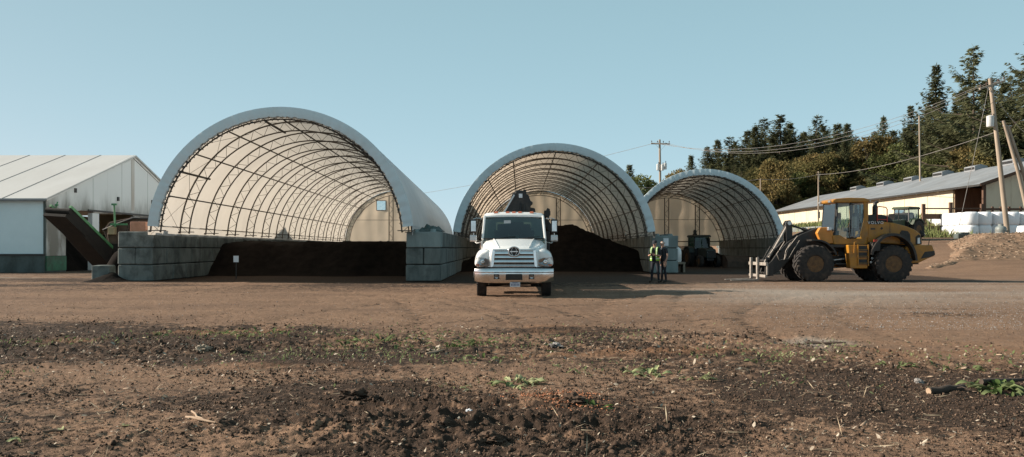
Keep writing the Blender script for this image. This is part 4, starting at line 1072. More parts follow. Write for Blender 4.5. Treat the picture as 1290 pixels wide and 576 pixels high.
# twin leaning poles
b1 = at(1302, 285, 54); t1 = at(1264, 152, 54)
tp = empty('twin_pole', b1, 0, 'pair of bare grey poles leaning together right of the crossarm pole', 'utility pole')
for k, dx_ in enumerate((0, 0.36)):
    MB().tube([(dx_, 0, -1), (t1-b1)*0.5+Vector((dx_, 0, 0)), (t1-b1)+Vector((dx_*0.8, 0, -0.35*k))], [.13, .12, .10], 10).build('pole', grey_m if False else pole_m, tp, smooth=60)
for z in (0.25, 0.6, 0.95):
    c = (t1-b1)*z; MB().bar(c-Vector((.12, 0, 0)), c+Vector((.45, 0, 0)), .05, .05).build('brace', grey_m, tp)
q = at(833, 236, 85); qb = Vector((q.x, 85, float(terrain(q.x, 85)))); qt = at(831, 176, 85)
utility_pole(qb, qt, at(820, 181, 85), at(844, 181.5, 85), 'distant pole with crossarm and transformers above the gap between two shelters', 0.16,
             cans=[((-0.36, -0.1, qt.z-3.3-qb.z), .17, .62), ((0.40, -0.1, qt.z-3.2-qb.z), .17, .62), ((0.05, -0.40, qt.z-3.35-qb.z), .16, .6)], pins=4)
tq = at(1158, 146, 104); tb_ = at(1160, 230, 104)
utility_pole(Vector((tb_.x, 104, float(terrain(tb_.x, 104)))), tq, None, None, 'thin bare pole rising behind the barn roof', 0.13)
tq = at(1031, 216, 112); utility_pole(Vector((tq.x, 112, float(terrain(tq.x, 112)))), tq, at(1029, 220, 112), at(1033.5, 220, 112), 'short thin pole behind the loader cab, over the far end of the barn', 0.12, pins=2)
tq = at(958, 225, 112); utility_pole(Vector((tq.x, 112, float(terrain(tq.x, 112)))), tq, None, None, 'short thin pole against the trees right of the smallest shelter', 0.11)
def cable(a, b, sag, label, r=0.022, n=24):
    a, b = Vector(a), Vector(b)
    pts = [a.lerp(b, t)-Vector((0, 0, 4*sag*t*(1-t))) for t in [k/n for k in range(n+1)]]
    o = MB().tube(pts, r, 5, False).build('power_line', wire_m, None, smooth=60); tag(o, label, 'cable', 'lines strung between the poles'); return o
A0, A1 = at(1234, 112, 59.2), at(1266, 102, 60.8)
for k, t in enumerate((0.05, 0.35, 0.95)):
    cable(A0.lerp(A1, t)+Vector((0, 0, .25)), at(822+8*k, 180, 85), 2.3+0.35*k, ('lowest' if k == 2 else 'highest' if k == 0 else 'middle')+' of the three lines running from the crossarm pole to the distant pole', 0.015)
cable(at(1256, 166, 60), at(1031, 220, 112), 0.7, 'thick line from below the transformer down towards the short thin pole', 0.024)
cable(at(1031, 220, 112), at(958, 226, 112), 0.3, 'line between the two short thin poles', 0.03)
cable(at(958, 226, 112), at(700, 236, 118), 0.6, 'line leaving the short thin pole by the smallest shelter to the left', 0.03)
cable(at(1246, 106, 60), at(1207, 290, 58), 0.1, 'guy wire slanting from the crossarm pole to the bank', 0.018)
cable(at(1252, 120, 60), at(1292, 168, 60), 0.2, 'short slack line from the crossarm pole to the right edge', 0.02)
cable(at(822, 181, 85), at(330, 262, 130), 1.6, 'faint line in the sky between the two big shelters', 0.02)
# grass on the rise under the barn
gm_ = M('rank_grass', (0.16, 0.18, 0.06), (0.11, 0.13, 0.045), 2, 0.9)
rng = np.random.default_rng(77); nn = 7000
yy_ = rng.uniform(70, 125, nn); xx_ = 38.5+rng.normal(0, 1.8, nn)+0.06*(yy_-76); zz_ = terrain(xx_, yy_)
dd = norm(np.stack([rng.normal(0, .35, nn), rng.normal(0, .35, nn), np.ones(nn)], -1)); sd_ = norm(np.stack([rng.normal(0, 1, nn), rng.normal(0, 1, nn), np.zeros(nn)], -1))
Vg, Fg = diamonds(np.stack([xx_, yy_, zz_-.05], -1), dd, sd_, rng.uniform(.35, 1.0, nn), rng.uniform(.05, .12, nn), rng)
o = link('rank_grass', mesh_np('rank_grass', Vg, Fg, gm_)); tag(o, 'strip of rank yellow green grass along the foot of the barn', 'grass', kind='stuff')
# ------------------------------------------------------------------ white crane truck, facing the camera
glass_d = glass('windscreen_glass', (0.12, 0.23, 0.21), 0.0)
glass_l = glass('cab_glass', (0.62, 0.72, 0.72), 0.08)
lamp_m = glass('lamp_lens', (0.75, 0.78, 0.8), 0.5)
orange_m = M('orange_marker', (0.46, 0.13, 0.06), (0.38, 0.1, 0.05), 5, 0.3)
seat_m = M('dark_interior', (0.02, 0.02, 0.022), (0.03, 0.03, 0.03), 5, 0.7)
alum = M('aluminium', (0.55, 0.55, 0.55), (0.45, 0.45, 0.45), 3, 0.35, 0.8)
plate_m = M('number_plate', (0.6, 0.63, 0.66), (0.45, 0.48, 0.52), 22, 0.5, stretch=(1, 1, 1))
def wheel(parent, c, r, w, rimr, side, rim_mat, lugs=34, lugd=0.025, name='wheel', hub=0.12, seg=40, slant=0.35, dish=0.09):
    """axis along x if side in (-1,1) 'x', else y; c centre; outer face towards side"""
    ax, sg = side
    sy = {'x': 'x', 'y': 'y'}[ax]
    m = MB()
    prof = [(rimr*0.98, -w*0.44), (rimr*1.08, -w*0.5), (r*0.90, -w*0.5), (r*0.965, -w*0.46), (r, -w*0.40), (r, w*0.40), (r*0.965, w*0.46), (r*0.90, w*0.5), (rimr*1.08, w*0.5), (rimr*0.98, w*0.44)]
    m.lathe(prof, (0, 0, 0), seg, sy, closed=True)
    for k in range(lugs):
        for half in (-1, 1):
            a = 2*PI*(k+0.25*half)/lugs
            def pt(rad, ang, ww): 
                u, v = rad*math.cos(ang), rad*math.sin(ang)
                return (ww, u, v) if ax == 'x' else (u, ww, v)
            da = 2*PI/lugs*0.27; sh = slant*2*PI/lugs
            w0, w1 = (0.03*w*half, 0.49*w*half)
            vs = [pt(r-0.02, a-da+sh, w0), pt(r-0.02, a+da+sh, w0), pt(r-0.05, a+da, w1), pt(r-0.05, a-da, w1),
                  pt(r+lugd, a-da*.8+sh, w0), pt(r+lugd, a+da*.8+sh, w0), pt(r+lugd*.6, a+da*.8, w1), pt(r+lugd*.6, a-da*.8, w1)]
            m.add(vs, [(0,1,2,3),(7,6,5,4),(0,4,5,1),(1,5,6,2),(2,6,7,3),(3,7,4,0)])
    rm = MB()
    f = sg
    rm.lathe([(rimr, f*w*0.44), (rimr*0.92, f*w*0.45), (rimr*0.84, f*w*(0.44-dish*2)), (rimr*0.62, f*w*(0.36-dish*3)), (rimr*0.5, f*w*(0.30-dish*2)), (hub, f*w*0.28), (hub*.95, f*w*0.46), (0.02, f*w*0.47)], (0, 0, 0), 28, sy)
    rm.lathe([(rimr, -f*w*0.44), (rimr*0.9, -f*w*0.4), (rimr*0.8, 0), (rimr*0.9, f*w*0.2), (rimr, f*w*0.44)], (0, 0, 0), 28, sy, closed=True)
    for k in range(10):
        a = 2*PI*k/10; u, v = rimr*0.42*math.cos(a), rimr*0.42*math.sin(a)
        c3 = (f*w*0.30, u, v) if ax == 'x' else (u, f*w*0.30, v)
        rm.box(c3, (0.05, 0.05, 0.05))
    wh = rm.build(name, rim_mat, parent, smooth=40, loc=c)
    m.build('tyre', rubber, wh, smooth=30)
    return wh

TX, TY = 0.06, 23.35
T = empty('crane_truck', (TX, TY, 0), 0, 'white conventional truck with chrome bumper and black loader crane, facing the camera', 'truck')
def sym(half): return [(-x, z) for x, z in reversed(half)] + [(x, z) for x, z in half if x > 0]
def hood_sec(y, half): return [(x, y, z) for x, z in sym(half)]
m = MB()
m.loft([hood_sec(0.16, [(0, 1.42), (.40, 1.415), (.60, 1.385), (.67, 1.32), (.70, 1.10), (.71, .88)]),
        hood_sec(0.22, [(0, 1.465), (.42, 1.46), (.63, 1.42), (.72, 1.34), (.77, 1.10), (.79, .88)]),
        hood_sec(0.6, [(0, 1.54), (.47, 1.53), (.70, 1.475), (.81, 1.38), (.86, 1.12), (.88, .88)]),
        hood_sec(1.3, [(0, 1.665), (.54, 1.65), (.80, 1.585), (.91, 1.47), (.95, 1.14), (.96, .9)]),
        hood_sec(1.95, [(0, 1.775), (.62, 1.76), (.88, 1.70), (.99, 1.58), (1.02, 1.2), (1.02, .9)])], cap=True)
hood = m.build('hood', white_paint, T, smooth=50)
for s in (-1, 1):   # raised creases on the hood
    MB().tube([(s*.44, .24, 1.462), (s*.49, .6, 1.533), (s*.56, 1.3, 1.653), (s*.64, 1.9, 1.755)], .016, 6).build('hood_crease', white_paint, hood, smooth=60)
def fender(s):
    def sec(y, pts): return [(s*x, y, z) for x, z in pts]
    m = MB()
    m.loft([sec(.20, [(.66, .88), (.66, 1.37), (.80, 1.365), (.97, 1.31), (1.09, 1.19), (1.135, 1.02), (1.14, .88)]),
            sec(.30, [(.68, .88), (.68, 1.42), (.83, 1.41), (1.01, 1.355), (1.13, 1.23), (1.175, 1.04), (1.18, .88)]),
            sec(.8, [(.80, .88), (.80, 1.48), (.93, 1.46), (1.07, 1.40), (1.165, 1.27), (1.20, 1.06), (1.205, .88)]),
            sec(1.4, [(.86, .9), (.86, 1.46), (.97, 1.44), (1.09, 1.38), (1.165, 1.26), (1.20, 1.06), (1.205, .9)]),
            sec(1.85, [(.9, .95), (.9, 1.25), (.98, 1.24), (1.08, 1.2), (1.14, 1.12), (1.165, 1.02), (1.17, .95)])], close=True)
    o = m.build('fender', white_paint, T, smooth=75); b = o.modifiers.new('round', 'SUBSURF'); b.levels = b.render_levels = 2
    for k, e in enumerate(o.data.edges): pass
    return o
for s in (-1, 1):
    fender(s)
    hl = MB(); 
    o_ = [(s*.70, .925), (s*.69, 1.02), (s*.73, 1.115), (s*.86, 1.165), (s*1.12, 1.185), (s*1.14, 1.10), (s*1.14, .945), (s*1.0, .92)]
    def yy(x): return 0.185 + max(0, abs(x)-0.98)*0.55
    vs = [(x, yy(x), z) for x, z in o_] + [(x, yy(x)+0.06, z) for x, z in o_]; n = len(o_)
    hl.add(vs, [tuple(range(n)), tuple(range(2*n-1, n-1, -1))]+[(i, i+n, (i+1) % n+n, (i+1) % n) for i in range(n)])
    h_ = hl.build('headlight', M('lamp_bowl', (0.30, 0.31, 0.32), (0.2, 0.21, 0.22), 9, 0.3, 0.6) if s == -1 else bpy.data.materials['lamp_bowl'], T)
    for cx_ in (.93,):
        MB().lathe([(.02, .005), (.055, -.004), (.06, -.012), (.05, -.016), (.02, -.01)], (s*cx_, yy(cx_)-.002, 1.05), 16, 'y').build('reflector', chrome, h_, smooth=60)
    ln = MB(); ln.add([(x, yy(x)-0.022, z) for x, z in o_], [tuple(range(n))]); ln.build('lens', lamp_m, h_)
    MB().box((s*1.05, .21, .955), (.16, .04, .05)).build('indicator', orange_m, h_)
# grille
m = MB(); ow = [(-.64, 1.425), (.64, 1.425), (.69, .87), (-.69, .87)]; iw = [(-.555, 1.385), (.555, 1.385), (.60, .915), (-.60, .915)]
for i in range(4):
    j = (i+1) % 4
    vs = [(*ow[i], .08), (*ow[j], .08), (*iw[j], .06), (*iw[i], .06)]
    a = [(x, y, z) for x, z, y in vs]; b = [(x, .19, z) for x, z, y in vs]
    m.add(a+b, [(0,1,2,3),(7,6,5,4),(0,4,5,1),(1,5,6,2),(2,6,7,3),(3,7,4,0)])
gr_ = m.build('grille', chrome, T, bevel=.012)
MB().prism([(-.60, .90), (.60, .90), (.56, 1.40), (-.56, 1.40)], .115, .15, 'y').build('grille_mesh', black, gr_)
for z, hh in ((1.33, .105), (1.205, .085), (1.075, .085), (.955, .075)):
    w_ = .56+(1.40-z)*.08
    m = MB(); m.loft([[(x, .050+.02*(abs(x)/.6)**2, z-hh/2), (x, .046+.02*(abs(x)/.6)**2, z-hh*.35), (x, .092+.02*(abs(x)/.6)**2, z+hh/2), (x, .13, z+hh*.45), (x, .13, z-hh*.4)] for x in (-w_, -w_*.5, 0, w_*.5, w_)], close=True)
    m.build('grille_bar', chrome, gr_, smooth=50)
em = MB(); rr = []
for k in range(33):
    a = 2*PI*k/32; rr.append((.165*math.cos(a), .035, 1.355+.135*math.sin(a)))
em.tube(rr, .02, 8, False); e_ = em.build('emblem', chrome, gr_, smooth=60)
MB().lathe([(.02, .04), (.15, .045), (.15, .07), (.02, .07)], (0, 0, 1.355), 24, 'y').build('emblem_plate', black, e_)
m = MB(); m.box((0, .032, 1.355), (.24, .018, .03))
for s in (-1, 1): m.tube([(s*.035, .034, 1.47), (s*.075, .034, 1.40), (s*.085, .034, 1.355), (s*.075, .034, 1.31), (s*.035, .034, 1.24)], .007, 6)
m.build('emblem_mark', chrome, e_)
# bumper, wrapped round at the ends
xs_ = np.linspace(-1.17, 1.17, 27); secs = []
for x in xs_:
    k = abs(x)/1.17; y = .02 + .34*max(0, k-.72)**1.6*4.2; dz = .02*k*k
    secs.append([(x, y+.03, .43+.05*k**6), (x, y-.01, .47+.05*k**6), (x, y-.035, .62), (x, y-.03, .73), (x, y-.06, .755), (x, y-.06, .82-dz), (x, y-.03, .865-dz), (x, y+.08, .87-dz), (x, y+.10, .45+.05*k**6)])
bp = MB().loft(secs, close=True).build('bumper', chrome, T, smooth=35)
for x0, x1, z0, z1 in ((-.60, -.43, .545, .69), (.43, .60, .545, .69)):
    o = MB().prism([(x0, z0), (x1, z0), (x1-.01, z1), (x0+.01, z1)], -.045, .0, 'y').build('fog_light', black, bp, bevel=.01)
    MB().lathe([(.01, -.048), (.055, -.05), (.06, -.046), (.01, -.045)], ((x0+x1)/2, 0, .615), 14, 'y').build('fog_lens', lamp_m, o)
MB().prism([(-.25, .52), (.25, .52), (.24, .695), (-.24, .695)], -.05, .0, 'y').build('step_recess', black, bp, bevel=.01)
MB().prism([(-1.05, .872), (1.05, .872), (1.02, .90), (-1.02, .90)], .06, .16, 'y').build('bumper_gap', black, T)
o = MB().box((.03, .0, .385), (.30, .018, .14)).build('number_plate', plate_m, bp)
m = MB()
for k in range(6): m.box((.03-.105+.042*k, -.011, .38), (.020, .004, .06))
m.box((.03, -.011, .436), (.16, .004, .015)); m.build('plate_print', M('plate_blue', (0.05, 0.08, 0.2), (0.08, 0.1, 0.25), 5, .5), o)
# cab
def cabsec(y, w, z0, z1, rr=.12):
    pts = [(-w-.02, z0), (-w-.02, z0+.3)]
    pts += [(-w+.04*(1), z1-rr*1.2), (-w+.04+rr*.35, z1-rr*.3), (-w+.04+rr, z1)]
    return [(x, y, z) for x, z in pts] + [(-x, y, z) for x, z in reversed(pts)]
m = MB()   # roof shell
def roofsec(y, w, z, d): return [(-w, y, z-d), (-w+.015, y, z-d*.5), (-w+.07, y, z-.02), (-w*.55, y, z+.012), (0, y, z+.02), (w*.55, y, z+.012), (w-.07, y, z-.02), (w-.015, y, z-d*.5), (w, y, z-d),
                                 (w-.05, y, z-d), (0, y, z-d+.02), (-w+.05, y, z-d)]
m.loft([roofsec(2.42, .955, 2.515, .055), roofsec(2.47, .965, 2.575, .09), roofsec(2.6, .975, 2.615, .11), roofsec(3.0, .98, 2.64, .12), roofsec(3.85, .98, 2.63, .14)], close=True)
roof = m.build('roof', white_paint, T, smooth=35)
for x in (-.58, -.20, 0, .20, .58):
    m = MB(); m.loft([[(x-.075, 2.50, 2.575), (x+.075, 2.50, 2.575), (x+.075, 2.60, 2.60), (x-.075, 2.60, 2.60)], [(x-.06, 2.475, 2.605), (x+.06, 2.475, 2.605), (x+.05, 2.57, 2.655), (x-.05, 2.57, 2.655)]])
    m.build('marker_light', orange_m, roof)
for s in (-1, 1):
    MB().bar((s*1.0, 1.93, 1.72), (s*.945, 2.45, 2.50), .075, .10, (0, 1, 0)).build('windscreen_pillar', white_paint, T, bevel=.02)
    # door with window opening
    d = MB(); dx = s*.99
    outl = [(1.95, .88), (3.75, .88), (3.75, 1.70), (1.98, 1.70)]
    d.prism(outl, dx, dx+s*.05, 'x')
    dd_ = d.build('door', white_paint, T, bevel=.015)
    MB().bar((s*1.0, 3.72, 1.70), (s*.965, 3.72, 2.52), .10, .10, (0, 1, 0)).build('door_pillar', white_paint, dd_)
    MB().add([(s*1.015, 2.06, 1.70), (s*1.015, 3.68, 1.70), (s*.965, 3.68, 2.50), (s*.955, 2.52, 2.50)], [(0, 1, 2, 3)]).build('door_glass', glass_d, dd_)
    MB().box((s*1.055, 3.5, 1.45), (.03, .16, .04)).build('door_handle', black, dd_)
    # mirror on its bracket
    mm = MB(); mm.tube([(s*1.03, 2.15, 2.40), (s*1.20, 2.05, 2.42), (s*1.29, 2.02, 2.38)], .016, 6); mm.tube([(s*1.02, 2.15, 1.66), (s*1.2, 2.05, 1.62), (s*1.29, 2.02, 1.70)], .016, 6)
    mm.tube([(s*1.29, 2.03, 2.40), (s*1.29, 2.03, 1.68)], .014, 6)
    mr_ = mm.build('mirror', chrome, T, smooth=50)
    MB().loft([[(s*1.29-.10, y, 1.96-q), (s*1.29+.10, y, 1.96-q), (s*1.29+.105, y, 2.36+q), (s*1.29-.105, y, 2.36+q)] for y, q in ((1.95, 0), (1.97, .02), (2.03, .02))]).build('mirror_shell', black, mr_, bevel=.02)
    MB().box((s*1.29, 1.945, 2.16), (.15, .012, .34)).build('mirror_glass', chrome, mr_, bevel=.01)
    MB().loft([[(s*1.29-.11, y, 1.68-q), (s*1.29+.11, y, 1.68-q), (s*1.29+.11, y, 1.86+q), (s*1.29-.11, y, 1.86+q)] for y, q in ((1.93, 0), (1.96, .02), (2.03, .02))]).build('mirror_convex', alum, mr_, bevel=.03)
# windscreen, curved sheet
gv = []; gf = []
for i in range(9):
    u = i/8*2-1
    for j in range(5):
        v = j/4; gv.append((u*(.965-.04*v), 1.90+.55*v+.06*u*u, 1.755+.745*v))
gf = [(i*5+j, (i+1)*5+j, (i+1)*5+j+1, i*5+j+1) for i in range(8) for j in range(4)]
ws = MB().add(gv, gf).build('windscreen', glass_d, T, smooth=60)
MB().box2(-.97, .97, 1.86, 1.99, 1.735, 1.775).build('cowl', black, T)
for x, a in ((-.5, .55), (.28, .55)):
    MB().tube([(x, 1.87, 1.765), (x+a*.5, 1.895, 1.80), (x+a, 1.92, 1.83)], .012, 5).build('wiper', black, ws)
MB().box((-.21, 2.29, 2.29), (.22, .03, .13)).build('inner_mirror', alum, T)
MB().box2(-.92, .92, 2.0, 2.5, 1.45, 1.72).build('dashboard', seat_m, T, bevel=.05)
m = MB(); m.tube([(.43+.21*math.cos(2*PI*k/24), 2.55+.08*math.sin(2*PI*k/24), 1.83+.19*math.sin(2*PI*k/24)) for k in range(25)], .018, 6); m.bar((.22, 2.55, 1.83), (.64, 2.55, 1.83), .03, .03); m.build('steering_wheel', seat_m, T)
for x in (-.42, .43):
    m = MB(); m.box((x, 3.1, 1.35), (.5, .5, .16)); m.box((x, 3.38, 1.72), (.5, .14, .7)); m.box((x, 3.4, 2.16), (.28, .1, .22)); m.build('seat', seat_m, T, bevel=.05)
MB().box2(-.96, .96, 3.80, 3.88, .88, 1.75).build('back_wall', white_paint, T)
m = MB()
for b_ in ((-.96, -.6, 1.75, 2.5), (.6, .96, 1.75, 2.5), (-.6, .6, 2.35, 2.5), (-.6, .6, 1.75, 1.9)): m.box2(b_[0], b_[1], 3.8, 3.88, b_[2], b_[3])
m.build('rear_frame', white_paint, T)
MB().box2(-.95, .95, 1.95, 3.8, .82, .9).build('cab_floor', black, T)
# chassis, axles, tanks
m = MB()
for s in (-1, 1): m.box2(s*.43-.05, s*.43+.05, .15, 9.6, .62, .86)
m.box2(-.38, .38, .3, 1.8, .5, .85)
m.build('chassis', black, T)
MB().tube([(-.95, 1.05, .46), (-.3, 1.05, .40), (.3, 1.05, .40), (.95, 1.05, .46)], .07, 8).build('axle', black, T)
MB().tube([(-.95, 7.2, .5), (-.25, 7.2, .5), (-.2, 7.2, .5), (.2, 7.2, .5), (.25, 7.2, .5), (.95, 7.2, .5)], [.08, .08, .22, .22, .08, .08], 12).build('axle', black, T)
MB().tube([(-.9, .95, .30), (-.3, 1.3, .33), (.6, 1.3, .36)], .03, 6).build('steering_rod', black, T)
for s in (-1, 1):
    wheel(T, (s*.985, 1.05, .50), .50, .28, .285, ('x', s), alum, 40, .012)
    for q in (.80, 1.10):
        wheel(T, (s*q, 7.2, .50), .50, .27, .285, ('x', s), alum, 30, .012)
    MB().lathe([(.05, 0), (.29, .0), (.31, .03), (.31, 1.0), (.29, 1.03), (.05, 1.03)], (s*.93, 2.5, .62), 24, 'y').build('fuel_tank', alum, T, smooth=40)
    MB().box2(s*1.0-.1, s*1.0+.14, 2.05, 2.45, .34, .40).build('step', alum, T)
    MB().prism([(6.4, 1.02), (6.45, 1.12), (7.95, 1.12), (8.0, .9), (7.98, .9), (7.92, 1.09), (6.5, 1.09), (6.42, .98)], s*.66, s*1.24, 'x').build('mudguard', black, T)
m = MB(); m.box2(-1.22, 1.22, 5.0, 10.2, 1.16, 1.30); m.build('deck', darksteel, T)
for s in (-1, 1): MB().box2(s*1.22-.03, s*1.22+.03, 5.0, 10.2, 1.30, 1.42).build('deck_rail', darksteel, T)
MB().box2(-1.22, 1.22, 10.17, 10.22, 1.30, 2.2).build('tailboard', darksteel, T)
# crane behind the cab: column, folded knuckle boom, hoses
cr = MB().prism([(-.55, .86), (.55, .86), (.45, 1.6), (.32, 2.5), (-.30, 2.5), (-.45, 1.6)], 4.1, 4.75, 'y').build('crane_column', black, T, bevel=.04)
bm_ = MB()
bm_.prism([(-.44, 2.50), (.52, 2.50), (.60, 2.96), (.66, 2.98), (.66, 3.06), (.58, 3.10), (.52, 3.30), (.44, 3.33), (.42, 3.40), (.08, 3.43), (.04, 3.36), (-.06, 3.34), (-.10, 3.20)], 4.15, 4.65, 'y')
bm_.build('crane_boom', black, cr, bevel=.03)
MB().bar((-.50, 4.1, 2.42), (.02, 4.1, 3.30), .05, .12, (0, 1, 0)).build('crane_cylinder', alum, cr)
MB().prism([(.30, 3.38), (.34, 3.50), (.42, 3.49), (.44, 3.36)], 4.2, 4.4, 'y').build('boom_lug', black, cr)
MB().prism([(.50, 2.9), (.74, 2.84), (.76, 2.72), (.52, 2.74)], 4.3, 4.5, 'y').build('boom_lug', black, cr)
MB().box((.24, 4.12, 3.27), (.12, .05, .14)).build('crane_plate', plate_m, cr)
MB().box((-.28, 4.06, 2.60), (.14, .05, .2)).build('crane_plate', plate_m, cr)
MB().tube([(-.02, 4.4, 3.35), (.12, 4.4, 3.45), (.30, 4.4, 3.44), (.44, 4.4, 3.38)], .035, 8).build('crane_hose', black, cr, smooth=60)
m = MB(); m.tube([(.2, 4.3, 3.2), (.25, 4.1, 2.9), (.2, 4.1, 2.6)], .03, 6); m.tube([(.3, 4.3, 3.25), (.37, 4.1, 2.9), (.33, 4.1, 2.55)], .03, 6); m.build('crane_hose', black, cr, smooth=60)
g_ = MB(); g_.prism([(.82, 2.50), (1.10, 2.58), (1.30, 2.30), (1.32, 2.05), (1.22, 2.0), (1.14, 2.2), (1.02, 2.36)], 4.3, 4.5, 'y'); g_.box((1.17, 4.38, 2.68), (.22, .24, .18)); g_.box((.80, 4.4, 2.60), (.10, .1, .16)); g_.prism([(1.05, 2.55), (1.16, 2.86), (1.26, 2.82), (1.24, 2.5)], 4.2, 4.3, 'y'); g_.box((.97, 4.38, 2.60), (.26, .1, .08)); g_.box((1.15, 4.4, 1.6), (.2, .3, .9))
g_.build('crane_grab', black, cr, bevel=.03)
MB().tube([(1.12, 4.2, 2.62), (1.24, 4.2, 2.45), (1.12, 4.2, 2.3)], .025, 6).build('crane_hose', black, cr)
MB().tube([(-1.19, 2.2, .75), (-1.27, 2.2, .7), (-1.29, 2.2, .55), (-1.22, 2.2, .42), (-1.15, 2.2, .4)], .02, 6).build('air_hose', black, T, smooth=60)
MB().tube([(-.9, 3.98, .9), (-.9, 3.98, 2.0)], .07, 10).build('exhaust_stack', alum, T, smooth=60)
# ------------------------------------------------------------------ yellow wheel loader, nose to the left
LX, LY = 14.75, 35.4
Ld = empty('wheel_loader', (LX, LY, 0), 0, 'yellow articulated wheel loader with fork frame, parked side on at the right', 'wheel loader')
grime = M('loader_black', (0.016, 0.015, 0.015), (0.035, 0.03, 0.026), 4, 0.5, dirt=(0.10, 0.075, 0.055), dirt_scale=3, dirt_lo=0.55, dirt_hi=0.85, dirt_amt=0.6)
forkm = M('worn_fork_steel', (0.36, 0.32, 0.28), (0.20, 0.175, 0.15), 6, 0.6, 0.1, bump=0.3)
orange_y = M('loader_orange', (0.55, 0.22, 0.04), (0.46, 0.18, 0.03), 3, 0.4)
for x in (-1.69, 1.68):
    for s in (-1, 1):
        w_ = wheel(Ld, (x, s*0.98, .775), .775, .60, .365, ('y', s), rust_brown, 22, .05, seg=44, slant=.9, hub=.13, dish=.15)
# rear frame and engine hood
m = MB(); m.prism([(-.05, .62), (-.05, 1.55), (.3, 1.75), (2.9, 1.75), (2.95, .75), (2.3, .6), (.9, .55)], -.42, .42)
m.build('rear_frame', grime, Ld, bevel=.03)
hood_pts = [(.78, 1.70), (.78, 2.62), (1.25, 2.64), (1.9, 2.56), (2.45, 2.42), (2.88, 2.24), (3.06, 2.08), (3.12, 1.85), (3.14, 1.62), (2.6, 1.55), (2.2, 1.62)]
eh = MB(); 
eh.loft([[(x, y, z-.0*q) for x, z in hood_pts] for y, q in ((-.80, 1),)]+[[(x, .80, z) for x, z in hood_pts]], close=True)
ehood = eh.build('engine_hood', yellow, Ld, bevel=.05, seg=3)
for s in (-1, 1):
    MB().prism([(2.17, 1.70), (2.15, 2.12), (2.24, 2.24), (2.50, 2.20), (2.60, 2.05), (2.62, 1.78)], s*.80, s*.812).build('side_vent', black, ehood)
    for k in range(5): MB().bar((2.19, s*.817, 1.80+.08*k), (2.58, s*.817, 1.80+.075*k), .012, .02).build('vent_slat', grime, ehood)
    MB().prism([(2.84, 1.62), (2.84, 1.95), (2.97, 2.06), (3.05, 2.0), (3.10, 1.64)], s*.80, s*.811).build('lamp_housing', black, ehood)
    MB().prism([(2.92, 1.66), (2.92, 1.90), (3.02, 1.92), (3.03, 1.66)], s*.812, s*.819).build('rear_lamp', alum, ehood)
    MB().box((.98, s*.806, 2.30), (.20, .008, .07)).build('type_plate', grime, ehood)
    MB().box((1.36, s*.806, 2.32), (.09, .008, .10), Matrix.Rotation(R(45), 3, 'Y')).build('fuel_mark', black, ehood)
    MB().bar((2.15, s*.806, 1.66), (2.66, s*.806, 1.66), .012, .035).build('seam', black, ehood)
    MB().bar((1.72, s*.804, 1.9), (1.72, s*.804, 2.55), .01, .012, (1, 0, 0)).build('seam', black, ehood)
MB().prism([(3.11, 1.66), (3.09, 1.98), (3.12, 1.98), (3.155, 1.66)], -.62, .62).build('radiator_grille', black, ehood)
# dark cover on the hood carrying the maker's name
cv = MB().prism([(.80, 2.60), (.80, 2.86), (.98, 2.93), (1.42, 2.93), (1.62, 2.88), (1.86, 2.74), (1.95, 2.58), (1.35, 2.60)], -.72, .72).build('engine_cover', black, Ld, bevel=.05, seg=3)
MB().prism([(.80, 2.50), (.80, 2.62), (1.40, 2.62), (1.28, 2.50)], -.815, -.80).build('name_panel', black, cv)
fc = bpy.data.curves.new('lettering', 'FONT'); fc.body = 'VOLVO'; fc.size = .17; fc.extrude = .004; fc.space_character = 1.35; fc.align_x = 'CENTER'; fc.align_y = 'CENTER'
tmp = bpy.data.objects.new('lettering', fc); C.objects.link(tmp); bpy.context.view_layer.update()
lm_ = bpy.data.meshes.new_from_object(tmp.evaluated_get(bpy.context.evaluated_depsgraph_get())); bpy.data.objects.remove(tmp)
lm_.materials.clear()
lo_ = link('lettering', lm_, M('white_letters', (.75, .75, .75), (.7, .7, .7), 3, .5), cv, (1.09, -.822, 2.565)); lo_.rotation_euler = (R(90), 0, 0)
ex = MB(); ex.lathe([(.05, 0), (.115, .02), (.115, .42), (.085, .46), (.08, .60), (.05, .62)], (1.33, -.25, 2.88), 18); ex.tube([(1.33, -.25, 3.35), (1.33, -.25, 3.45), (1.44, -.25, 3.52)], .075, 12)
ex.build('exhaust', grime, Ld, smooth=45)
# rail
redm = M('red_rail', (.42, .05, .03), (.34, .04, .025), 4, .5)
m = MB(); m.tube([(1.20, -.74, 1.85), (1.20, -.74, 3.22), (1.26, -.74, 3.28), (1.58, -.74, 3.24), (1.63, -.74, 3.16), (1.63, -.74, 2.5)], .022, 8); m.tube([(1.20, -.74, 2.72), (1.63, -.74, 2.70)], .02, 6)
m.build('hand_rail', redm, Ld, smooth=60)
# counterweight
m = MB(); m.prism([(2.42, .80), (2.30, 1.0), (2.36, 1.52), (2.85, 1.60), (3.52, 1.60), (3.66, 1.22), (3.62, 1.12), (3.35, 1.02), (2.9, .80)], -.92, .92)
cw = m.build('counterweight', yellow, Ld, bevel=.06, seg=3)
for s in (-1, 1):
    MB().prism([(3.18, 1.30), (3.60, 1.34), (3.62, 1.16), (3.36, 1.06), (3.0, 1.0)], s*.92, s*.928).build('weight_edge', grime, cw)
    MB().lathe([(.02, 0), (.12, .0), (.12, .03), (.02, .035)], (2.62, s*.925, 1.06), 16, 'y').build('tie_eye', yellow, cw)
MB().tube([(3.56, -.5, 1.60), (3.60, -.5, 1.82), (3.63, -.5, 1.84)], .015, 6).build('tail_hook', grime, cw)
